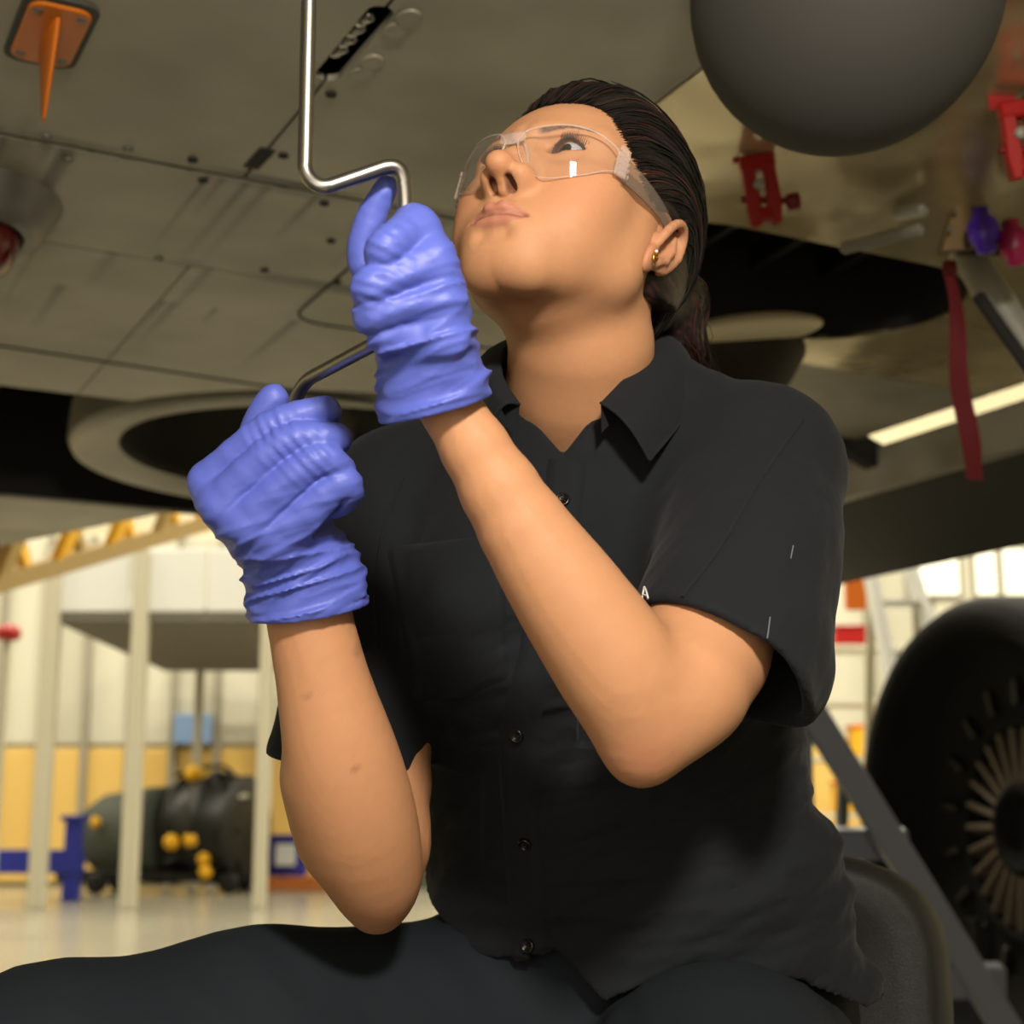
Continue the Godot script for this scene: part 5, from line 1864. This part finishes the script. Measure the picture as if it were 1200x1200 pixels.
	tube(S, seal, PackedFloat32Array([0.0028]), 6)
	put("door_seal", build(S, o), M.near_black, o)
	S = fresh()
	bar(S, hull(0.605, 1.93, 0), hull(0.603, 2.0, 0), 0.022, 0.004, Vector3.UP, 0.001)
	put("patch", build(S, o), M.near_black, o)
	S = fresh()
	var seal2 := PackedVector3Array()
	for k in 9:
		seal2.append(hull(0.02 + 1.30 * k / 8.0, 2.985 + 0.012 * k, 0.0))
	put("edge_seal", build(seal_strip(S, seal2), o), M.near_black, o)
	# orange antenna: gasket, plate, blade
	var an := hull(0.280, 1.735, 0.0)
	S = fresh()
	prism(S, round_rect(0.084, 0.168, 0.022), Transform3D(Basis(E1, -E2, Vector3.DOWN), an), 0.003)
	put("antenna_gasket", build(S, o), M.gasket, o)
	S = fresh()
	prism(S, round_rect(0.070, 0.145, 0.018), Transform3D(Basis(E1, -E2, Vector3.DOWN), an + Vector3(0, -0.002, 0)), 0.005, 0.0015)
	var plate := put("antenna_plate", build(S, o), M.orange_paint, o)
	S = fresh()
	rows = []
	for k in 8:
		var v := k / 7.0
		var ring := PackedVector3Array()
		for j in 16:
			var t := TAU * j / 16.0
			ring.append(an + Vector3(0, -0.005 - 0.100 * v, 0) + E2 * (0.012 * v + cos(t) * lerpf(0.052, 0.008, v)) + E1 * sin(t) * lerpf(0.0085, 0.0022, v))
		rows.append(ring)
	grid(S, rows, true, true)
	fan(S, rows[7], true)
	put("antenna_blade", build(S, o), M.orange_paint, plate)
	for q in [Vector2(0.024, 0.055), Vector2(-0.024, -0.055), Vector2(0.024, -0.055), Vector2(-0.024, 0.055)]:
		S = fresh()
		lathe(S, PackedVector2Array([Vector2(0.006, 0.0), Vector2(0.0055, -0.0015), Vector2(0.0003, -0.002)]), Transform3D(Basis.IDENTITY, an + E1 * q.x + E2 * q.y + Vector3(0, -0.0068, 0)), 12)
		put("screw", build(S, o), M.dull_metal, plate)
	# red beacon in its grey fairing
	var bc := belly_px(-30, 240)
	var bt := Transform3D(Basis(E1 * 1.0, Vector3.UP, -E2 * 1.25), hull(bc.x, bc.y))
	S = fresh()
	lathe(S, PackedVector2Array([Vector2(0.125, 0.0), Vector2(0.118, -0.012), Vector2(0.100, -0.040), Vector2(0.088, -0.052), Vector2(0.076, -0.055), Vector2(0.070, -0.048), Vector2(0.068, -0.03)]), bt, 48)
	var bz := put("beacon_bezel", build(S, o), M.dull_metal, o)
	S = fresh()
	lathe(S, PackedVector2Array([Vector2(0.068, -0.04), Vector2(0.066, -0.07), Vector2(0.055, -0.095), Vector2(0.035, -0.110), Vector2(0.001, -0.116)]), bt, 40)
	put("beacon_lens", build(S, o), M.red_lens, bz)
	# the blister low on the right
	var pod := CAM * at(990, -8, 1.56)
	S = fresh()
	rows = []
	for k in 29:
		var a := PI * k / 28.0
		var ring := PackedVector3Array()
		for j in 56:
			var t := TAU * j / 56.0
			ring.append(pod + E1 * (0.148 * sin(a) * cos(t)) - E2 * (0.148 * sin(a) * sin(t) * 1.1) + Vector3(0, -cos(a) * 0.158, 0))
		rows.append(ring)
	grid(S, rows, true, true)
	put("blister", build(S, o), M.pod, o)
	# flap beyond the gap: pale face, dark underside
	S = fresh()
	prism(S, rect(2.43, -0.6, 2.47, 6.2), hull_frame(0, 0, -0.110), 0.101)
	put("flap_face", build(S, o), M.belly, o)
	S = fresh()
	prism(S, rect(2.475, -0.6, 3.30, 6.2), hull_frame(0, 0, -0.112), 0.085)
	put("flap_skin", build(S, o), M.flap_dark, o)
	for v in [0.2, 2.9, 4.9]:
		S = fresh()
		bar(S, hull(2.28, v, 0.03), hull(2.50, v, -0.05), 0.05, 0.06)
		put("flap_hinge", build(S, o), M.near_black, o)
	# bay frame at the far right with two capped fittings
	for q in [[[Vector2(1098, 298), Vector2(1120, 214), Vector2(1166, 188), Vector2(1140, 294)], 2.34, 0.03, "bay_frame", "bronze"], [[Vector2(1120, 300), Vector2(1145, 200), Vector2(1230, 150), Vector2(1230, 300)], 2.44, 0.02, "bay_back", "bronze_dark"], [[Vector2(1118, 216), Vector2(1122, 206), Vector2(1226, 146), Vector2(1228, 158)], 2.33, 0.04, "bay_edge", "dull_metal"]]:
		var poly := PackedVector2Array()
		var o0: Vector2 = q[0][0]
		for c in q[0]:
			poly.append(Vector2(c.x - o0.x, o0.y - c.y) * q[1] / FPX)
		S = fresh()
		prism(S, poly, Transform3D(CAM.basis, wat(o0.x, o0.y, q[1] + 0.02)), q[2])
		put(q[3], build(S, o), M[q[4]], o)
	for q in [Vector2(1113, 268), Vector2(1120, 246), Vector2(1130, 228)]:
		S = fresh()
		lathe(S, PackedVector2Array([Vector2(0.004, 0.0), Vector2(0.0035, 0.002), Vector2(0.0002, 0.003)]), Transform3D(CAM.basis * Basis(Vector3.RIGHT, PI / 2), wat(q.x, q.y, 2.305)), 10)
		put("frame_rivet", build(S, o), M.dull_metal, o)
	var fits := [[Vector2(1152, 270), M.purple_cap], [Vector2(1188, 284), M.magenta_cap]]
	for q in fits:
		var c := wat(q[0].x, q[0].y, 2.28)
		S = fresh()
		lathe(S, PackedVector2Array([Vector2(0.001, -0.036), Vector2(0.014, -0.034), Vector2(0.015, -0.022), Vector2(0.021, -0.018), Vector2(0.023, -0.006), Vector2(0.023, 0.008), Vector2(0.019, 0.016), Vector2(0.013, 0.02), Vector2(0.013, 0.032), Vector2(0.001, 0.034)]), Transform3D(Basis(Vector3(0, 0, 1), 0.1), c), 20)
		put("capped_fitting", build(S, o), q[1], o)
	# pale strut running down to the right
	S = fresh()
	tube(S, PackedVector3Array([wat(1112, 262, 2.55), wat(1160, 340, 2.5), wat(1250, 478, 2.42)]), PackedFloat32Array([0.028]), 16)
	put("strut", build(S, o), M.pale_metal, o)
	S = fresh()
	bar(S, wat(1145, 345, 2.47), wat(1240, 480, 2.40), 0.014, 0.02)
	put("strut_line", build(S, o), M.near_black, o)
	# cream lamp fairing behind her shoulder, its dark housing below
	S = fresh()
	rows = []
	var lf := wat(880, 386, 2.60)
	for k in 19:
		var a := PI * k / 18.0
		var ring := PackedVector3Array()
		for j in 32:
			var t := TAU * j / 32.0
			ring.append(lf + CAM.basis * Vector3(-cos(a) * 0.118, 0.026 * sin(a) * sin(t) - 0.010 * cos(a) , 0.09 * sin(a) * cos(t)))
		rows.append(ring)
	grid(S, rows, true, true)
	put("lamp_fairing", build(S, o), M.cream, o)
	S = fresh()
	lathe(S, PackedVector2Array([Vector2(0.001, -0.09), Vector2(0.045, -0.085), Vector2(0.085, -0.05), Vector2(0.11, -0.005), Vector2(0.11, 0.01)]), Transform3D(Basis.IDENTITY, lf + CAM.basis * Vector3(-0.01, -0.034, -0.06)), 28)
	put("lamp_housing", build(S, o), M.bronze_dark, o)
	# shiny skin patches' two raised ribs near the locks
	for q in [[Vector2(985, 292), Vector2(1082, 268)], [Vector2(1048, 252), Vector2(1085, 246)]]:
		S = fresh()
		bar(S, wat(q[0].x, q[0].y, 2.33), wat(q[1].x, q[1].y, 2.28), 0.016, 0.02, Vector3(0, 0, 1), 0.006)
		put("rib", build(S, o), M.pale_metal, o)

func grime() -> ImageTexture:      # soot trails and blotches along the seams, a four metre tile in the belly's own axes
	if M.has("grime_texture"):
		return M.grime_texture
	var N := 1024
	var im := Image.create(N, N, false, Image.FORMAT_RGB8)
	im.fill(Color.WHITE)
	var rng := RandomNumberGenerator.new()
	rng.seed = 41
	var trails := []
	for k in 46:               # trails running aft from the cross seams
		var v0: float = [2.045, 2.045, 2.423, 2.62][k % 4]
		trails.append([rng.randf_range(-0.2, 1.0), v0, rng.randf_range(0.06, 0.42), rng.randf_range(0.003, 0.010), rng.randf_range(0.12, 0.42)])
	for k in 26:               # smudges along the seams
		trails.append([rng.randf_range(-0.2, 1.0), [2.045, 2.423][k % 2] - 0.02, 0.05, rng.randf_range(0.02, 0.07), rng.randf_range(0.12, 0.30)])
	for t in trails:
		var u0: float = t[0]
		var x0 := int((u0 - 1.2 - t[3] * 2.0) / 4.0 * N)
		var x1 := int((u0 - 1.2 + t[3] * 2.0) / 4.0 * N) + 1
		var z0 := int((2.5 - t[1] - t[2]) / 4.0 * N)
		var z1 := int((2.5 - t[1] + 0.01) / 4.0 * N)
		for i in range(x0, x1 + 1):
			for j in range(z0, z1 + 1):
				var u := i * 4.0 / N + 1.2
				var v := 2.5 - j * 4.0 / N
				var w: float = exp(-pow((u - u0) / t[3], 2.0)) * clampf((t[1] + t[2] - v) / t[2], 0.0, 1.0) * smoothstep(-0.012, 0.004, v - t[1])
				var c := im.get_pixel(posmod(i, N), posmod(j, N))
				im.set_pixel(posmod(i, N), posmod(j, N), c * (1.0 - w * t[4] * 1.2))
	M["grime_texture"] = ImageTexture.create_from_image(im)
	return M.grime_texture

func seal_strip(S: Dictionary, pts: PackedVector3Array) -> Dictionary:
	tube(S, pts, PackedFloat32Array([0.003]), 6)
	return S

func round_rect(w: float, h: float, r: float) -> PackedVector2Array:
	var o := PackedVector2Array()
	for c in [[1, 1, 0], [-1, 1, 1], [-1, -1, 2], [1, -1, 3]]:
		for k in 6:
			var a: float = (c[2] + k / 5.0) * PI / 2
			o.append(Vector2(c[0] * (w * 0.5 - r) + cos(a) * r, c[1] * (h * 0.5 - r) + sin(a) * r))
	return o

func locks() -> void:      # red ground locks with their ribbons
	for q in [[Vector2(885, 190), 2.16, Vector2(872, 168), "red gear lock clamp with its ribbon left of the grey blister"], [Vector2(1188, 128), 1.98, Vector2(1178, 98), "red gear lock clamp at the bay frame on the right"]]:
		var p := wat(q[0].x, q[0].y, q[1])
		var o := thing("ground_lock", q[3], "lock", p, 0.0, "red ground locks")
		var B := CAM.basis * Basis(Vector3(0, 0, 1), 0.16)
		var S := fresh()
		for s in [-1.0, 1.0]:
			var ch := PackedVector2Array([Vector2(-0.008, 0.0), Vector2(0.008, 0.0), Vector2(0.010, -0.06), Vector2(0.006, -0.09), Vector2(-0.006, -0.09), Vector2(-0.010, -0.06)])
			prism(S, ch, Transform3D(B, p + B * Vector3(s * 0.014, 0, 0)), 0.02, 0.002)
		bar(S, p + B * Vector3(-0.024, -0.004, 0.01), p + B * Vector3(0.024, -0.004, 0.01), 0.02, 0.022, Vector3.UP, 0.003)
		bar(S, p + B * Vector3(-0.016, -0.075, 0.01), p + B * Vector3(0.016, -0.075, 0.01), 0.018, 0.018, Vector3.UP, 0.003)
		put("jaw", build(S, o), M.red, o)
		S = fresh()
		tube(S, PackedVector3Array([p + B * Vector3(-0.03, -0.05, 0.012), p + B * Vector3(0.036, -0.062, 0.012)]), PackedFloat32Array([0.005]), 10)
		lathe(S, PackedVector2Array([Vector2(0.001, -0.01), Vector2(0.012, -0.008), Vector2(0.012, 0.008), Vector2(0.001, 0.01)]), Transform3D(B * Basis(Vector3(0, 0, 1), PI / 2), p + B * Vector3(0.040, -0.064, 0.012)), 14)
		put("pin", build(S, o), M.red_dark, o)
		S = fresh()
		lathe(S, PackedVector2Array([Vector2(0.008, 0.0), Vector2(0.008, 0.004), Vector2(0.001, 0.006)]), Transform3D(B * Basis(Vector3.RIGHT, PI / 2), p + B * Vector3(-0.004, -0.035, 0.022)), 14)
		put("bolt", build(S, o), M.pale_metal, o)
		S = fresh()
		bar(S, p + B * Vector3(0.01, 0.004, 0.01), p + B * Vector3(0.075, 0.035, 0.0), 0.014, 0.012, Vector3(0, 0, 1), 0.003)
		put("latch", build(S, o), M.near_black, o)
		S = fresh()
		var rows := []
		for k in 9:
			var v := k / 8.0
			var c := p + B * Vector3(-0.012 - 0.004 * v, 0.004 + 0.055 * v, -0.006 + 0.006 * sin(v * 5.0))
			var ring := PackedVector3Array()
			for e in [Vector2(-1, -1), Vector2(1, -1), Vector2(1, 1), Vector2(-1, 1)]:
				ring.append(c + B * Vector3(e.x * 0.017, 0, e.y * 0.0012))
			rows.append(ring)
		grid(S, rows, true, true)
		put("ribbon", build(S, o), M.ribbon, o)
	var st := thing("strap", "dark red ribbon hanging down before the grey strut", "strap", wat(1114, 320, 2.465))
	var S := fresh()
	var rows := []
	for k in 25:
		var v := k / 24.0
		var c := wat(lerpf(1113, 1140, v) + 3.0 * sin(v * 9.0), lerpf(322, 562, v), 2.465)
		var wv := Basis(Vector3.UP, 0.5 * sin(v * 7.0 + 1.0))
		var ring := PackedVector3Array()
		for e in [Vector2(-1, -1), Vector2(1, -1), Vector2(1, 1), Vector2(-1, 1)]:
			ring.append(c + wv * Vector3(e.x * lerpf(0.012, 0.017, v), 0, e.y * 0.0012))
		rows.append(ring)
	grid(S, rows, true, true)
	fan(S, rows[24])
	put("ribbon", build(S, st), M.ribbon_dark, st)
	S = fresh()
	lathe(S, PackedVector2Array([Vector2(0.001, 0.012), Vector2(0.011, 0.009), Vector2(0.012, -0.006), Vector2(0.006, -0.014), Vector2(0.001, -0.015)]), Transform3D(Basis.IDENTITY, wat(1113, 314, 2.475)), 14)
	put("clip", build(S, st), M.red_dark, st)

# ---------------------------------------------------------------- the scene

var jobs := {}

func job(called: String, F: Field, xs: PackedFloat32Array, ys: PackedFloat32Array, zs: PackedFloat32Array, place: Transform3D, colored := false, slack := 1.3) -> void:
	var t := Thread.new()
	t.start(func(): return nets(F, xs, ys, zs, place, colored, slack))
	jobs[called] = t

func done(called: String) -> Dictionary:
	return jobs[called].wait_to_finish()

func head_axes() -> Transform3D:      # head centimetres into camera axes
	var y := deg_to_rad(-31.55)
	var p := deg_to_rad(-28.0)
	var r := deg_to_rad(1.85)
	var b := Basis(Vector3(0, 0, 1), r) * Basis(Vector3(0, 1, 0), y) * Basis(Vector3(1, 0, 0), p)
	return Transform3D(b.scaled_local(Vector3.ONE * 0.0103), Vector3(0.0452, 0.2067, -1.2384))

const LAMP_ENERGY := 58.0

func _ready() -> void:
	stage()
	materials()
	hangar()
	aircraft()
	jet_engine()
	far_things()
	locks()
	chair()
	person()
	glasses()
	earrings()
	handle()

func stage() -> void:
	var cam := Camera3D.new()
	cam.name = "camera"
	cam.fov = 36.0
	cam.near = 0.05
	cam.far = 200.0
	add_child(cam)
	cam.transform = CAM
	var lens := CameraAttributesPhysical.new()
	lens.frustum_focal_length = 36.94
	lens.frustum_focus_distance = 1.12
	lens.frustum_near = 0.05
	lens.frustum_far = 200.0
	lens.exposure_aperture = 5.0
	cam.attributes = lens
	#ZOOM
	var env := Environment.new()
	env.background_mode = Environment.BG_COLOR
	env.background_color = Color(0.5, 0.5, 0.45)
	env.tonemap_mode = Environment.TONE_MAPPER_LINEAR
	env.tonemap_exposure = 1.0
	env.sdfgi_enabled = true
	env.ssao_enabled = true
	env.ssil_enabled = true
	var we := WorldEnvironment.new()
	we.name = "environment"
	we.environment = env
	add_child(we)
	# the photographer's flash, to the right of the lens and above it
	var flash := AreaLight3D.new()
	flash.name = "flash"
	flash.area_size = Vector2(0.14, 0.14)
	flash.light_energy = 3.0
	flash.light_color = Color(1.0, 0.95, 0.89)
	flash.shadow_enabled = true
	add_child(flash)
	flash.position = CAM * Vector3(0.24, 0.74, 0.1)
	flash.look_at(CAM * Vector3(0.0, 0.05, -1.15), Vector3.UP)
	# added fill light, low on the other side, softens the flash shade
	var fill := AreaLight3D.new()
	fill.name = "added_fill"
	fill.area_size = Vector2(0.9, 0.9)
	fill.light_energy = 0.75
	fill.light_color = Color(1.0, 0.95, 0.88)
	fill.shadow_enabled = true
	add_child(fill)
	fill.position = CAM * Vector3(-0.35, 0.15, 0.35)
	fill.look_at(CAM * Vector3(0.05, 0.1, -1.2), Vector3.UP)

func mat(called: String, c: Color, rough := 0.6, metal := 0.0) -> StandardMaterial3D:
	var m := StandardMaterial3D.new()
	m.resource_name = called
	m.albedo_color = c
	m.roughness = rough
	m.metallic = metal
	m.cull_mode = BaseMaterial3D.CULL_DISABLED
	M[called] = m
	return m

func materials() -> void:
	var s := mat("skin", Color.WHITE, 0.56)
	s.vertex_color_use_as_albedo = true
	s.metallic_specular = 0.36
	s.heightmap_enabled = true
	s.heightmap_texture = bump_tex(17, 0.09, 3)
	s.heightmap_scale = 0.012
	tri(s, 14.0, false)
	s.subsurf_scatter_enabled = true
	s.subsurf_scatter_strength = 0.08
	var h := mat("hair", Color.WHITE, 0.42)
	h.vertex_color_use_as_albedo = true
	var n := mat("nitrile", Color(0.335, 0.39, 0.745), 0.48)
	n.metallic_specular = 0.45
	mat("cloth", Color(0.098, 0.110, 0.128), 0.85).metallic_specular = 0.3
	M.cloth.rim_enabled = true
	M.cloth.rim = 0.25
	mat("twill", Color(0.112, 0.135, 0.158), 0.85).metallic_specular = 0.3
	mat("button", Color(0.06, 0.06, 0.065), 0.25)
	mat("thread", Color(0.42, 0.45, 0.5), 0.7)
	mat("white", Color(0.85, 0.85, 0.83), 0.4)
	mat("lash", Color(0.03, 0.025, 0.022), 0.5)
	var e := mat("eye", Color.WHITE, 0.06)
	e.vertex_color_use_as_albedo = true
	mat("gold", Color(0.85, 0.62, 0.25), 0.25, 1.0)
	mat("steel", Color(0.60, 0.59, 0.57), 0.34, 1.0)
	var c := mat("clear", Color(0.95, 0.97, 0.97, 0.012), 0.03)
	c.transparency = BaseMaterial3D.TRANSPARENCY_ALPHA
	c.metallic_specular = 0.6
	var r := mat("rim", Color(0.80, 0.72, 0.68, 0.38), 0.28)
	r.transparency = BaseMaterial3D.TRANSPARENCY_ALPHA
	var k := mat("smoke", Color(0.50, 0.45, 0.41, 0.42), 0.28)
	k.transparency = BaseMaterial3D.TRANSPARENCY_ALPHA
	# the place
	var f := mat("floor", Color(0.54, 0.525, 0.465), 0.22)
	f.albedo_texture = noise_tex(4, 0.01, Color(0.9, 0.9, 0.9), Color(1, 1, 1))
	tri(f, 0.15)
	mat("ceiling", Color(0.62, 0.58, 0.48), 0.8)
	mat("wall", Color(0.74, 0.71, 0.60), 0.8)
	mat("panel", Color(0.77, 0.76, 0.69), 0.6)
	mat("panel2", Color(0.71, 0.70, 0.63), 0.6)
	mat("yellow_wall", Color(0.84, 0.70, 0.38), 0.6)
	mat("rib", Color(0.55, 0.53, 0.47), 0.6)
	mat("deck", Color(0.42, 0.41, 0.38), 0.8)
	mat("white_panel", Color(0.80, 0.805, 0.79), 0.5)
	mat("post", Color(0.70, 0.68, 0.60), 0.5)
	mat("notice", Color(0.50, 0.62, 0.80), 0.5)
	mat("dock", Color(0.62, 0.52, 0.30), 0.6)
	mat("yellow", Color(0.92, 0.70, 0.12), 0.45)
	mat("army", Color(0.20, 0.23, 0.20), 0.6)
	mat("black_metal", Color(0.075, 0.078, 0.072), 0.45, 0.3)
	mat("blue_steel", Color(0.10, 0.14, 0.52), 0.45)
	mat("orange_wood", Color(0.72, 0.42, 0.16), 0.7)
	mat("orange", Color(0.90, 0.46, 0.10), 0.5)
	mat("red", Color(0.62, 0.045, 0.04), 0.4)
	mat("red_dark", Color(0.45, 0.04, 0.05), 0.45)
	mat("ribbon", Color(0.62, 0.10, 0.10), 0.8)
	mat("ribbon_dark", Color(0.38, 0.04, 0.075), 0.8)
	mat("tyre", Color(0.09, 0.09, 0.088), 0.75).metallic_specular = 0.2
	mat("vane", Color(0.36, 0.32, 0.27), 0.5, 0.4)
	mat("stand", Color(0.40, 0.42, 0.47), 0.5)
	var ch := mat("chair", Color(0.10, 0.10, 0.102), 0.55)
	ch.heightmap_enabled = true
	ch.heightmap_texture = bump_tex(31, 0.08)
	ch.heightmap_scale = 0.06
	tri(ch, 16.0, false)
	for sk in [["skin_belly", Color(0.66, 0.645, 0.585), 0.42, 0.15], ["bright", Color(0.92, 0.86, 0.70), 0.22, 0.6]]:
		var b := mat(sk[0] if sk[0] != "skin_belly" else "belly", sk[1], sk[2], sk[3])
		b.albedo_texture = noise_tex(6, 0.006, Color(0.80, 0.79, 0.76), Color(1, 1, 1), 4)
		tri(b, 0.6, false)
		b.detail_enabled = true
		b.detail_blend_mode = BaseMaterial3D.BLEND_MODE_MUL
		b.detail_albedo = grime()
		b.detail_uv_layer = BaseMaterial3D.DETAIL_UV_2
		b.uv2_triplanar = true
		b.uv2_scale = Vector3(0.25, 0.25, 0.25)
		b.heightmap_enabled = true
		b.heightmap_texture = bump_tex(12, 0.01, 3)
		b.heightmap_scale = 0.5
	mat("near_black", Color(0.10, 0.095, 0.085), 0.8)  # plain dark colour of seals and fittings; in the recesses it stands for shade
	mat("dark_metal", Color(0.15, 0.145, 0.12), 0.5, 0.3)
	mat("dull_metal", Color(0.45, 0.44, 0.41), 0.45, 0.5)
	mat("pale_metal", Color(0.62, 0.62, 0.58), 0.4, 0.3)
	mat("chrome", Color(0.75, 0.75, 0.74), 0.15, 1.0)
	mat("gasket", Color(0.26, 0.27, 0.25), 0.7)
	mat("orange_paint", Color(0.80, 0.43, 0.06), 0.4)
	mat("red_lens", Color(0.32, 0.03, 0.04), 0.12)
	mat("pod", Color(0.25, 0.245, 0.23), 0.85)
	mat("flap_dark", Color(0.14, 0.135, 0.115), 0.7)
	mat("bronze", Color(0.40, 0.32, 0.17), 0.5, 0.3)
	mat("bronze_dark", Color(0.16, 0.125, 0.06), 0.6, 0.3)
	mat("purple_cap", Color(0.28, 0.12, 0.62), 0.35)
	mat("magenta_cap", Color(0.55, 0.06, 0.26), 0.35)
	mat("cream", Color(0.93, 0.89, 0.76), 0.4)
	var w := mat("window_glow", Color(0.9, 0.9, 0.85), 0.3)
	w.emission_enabled = true
	w.emission = Color(1.0, 0.97, 0.86)
	w.emission_energy_multiplier = 0.8
	var g := mat("lamp_glow", Color(0.9, 0.9, 0.85), 0.3)
	g.emission_enabled = true
	g.emission = Color(1.0, 0.95, 0.84)
	g.emission_energy_multiplier = 2.0
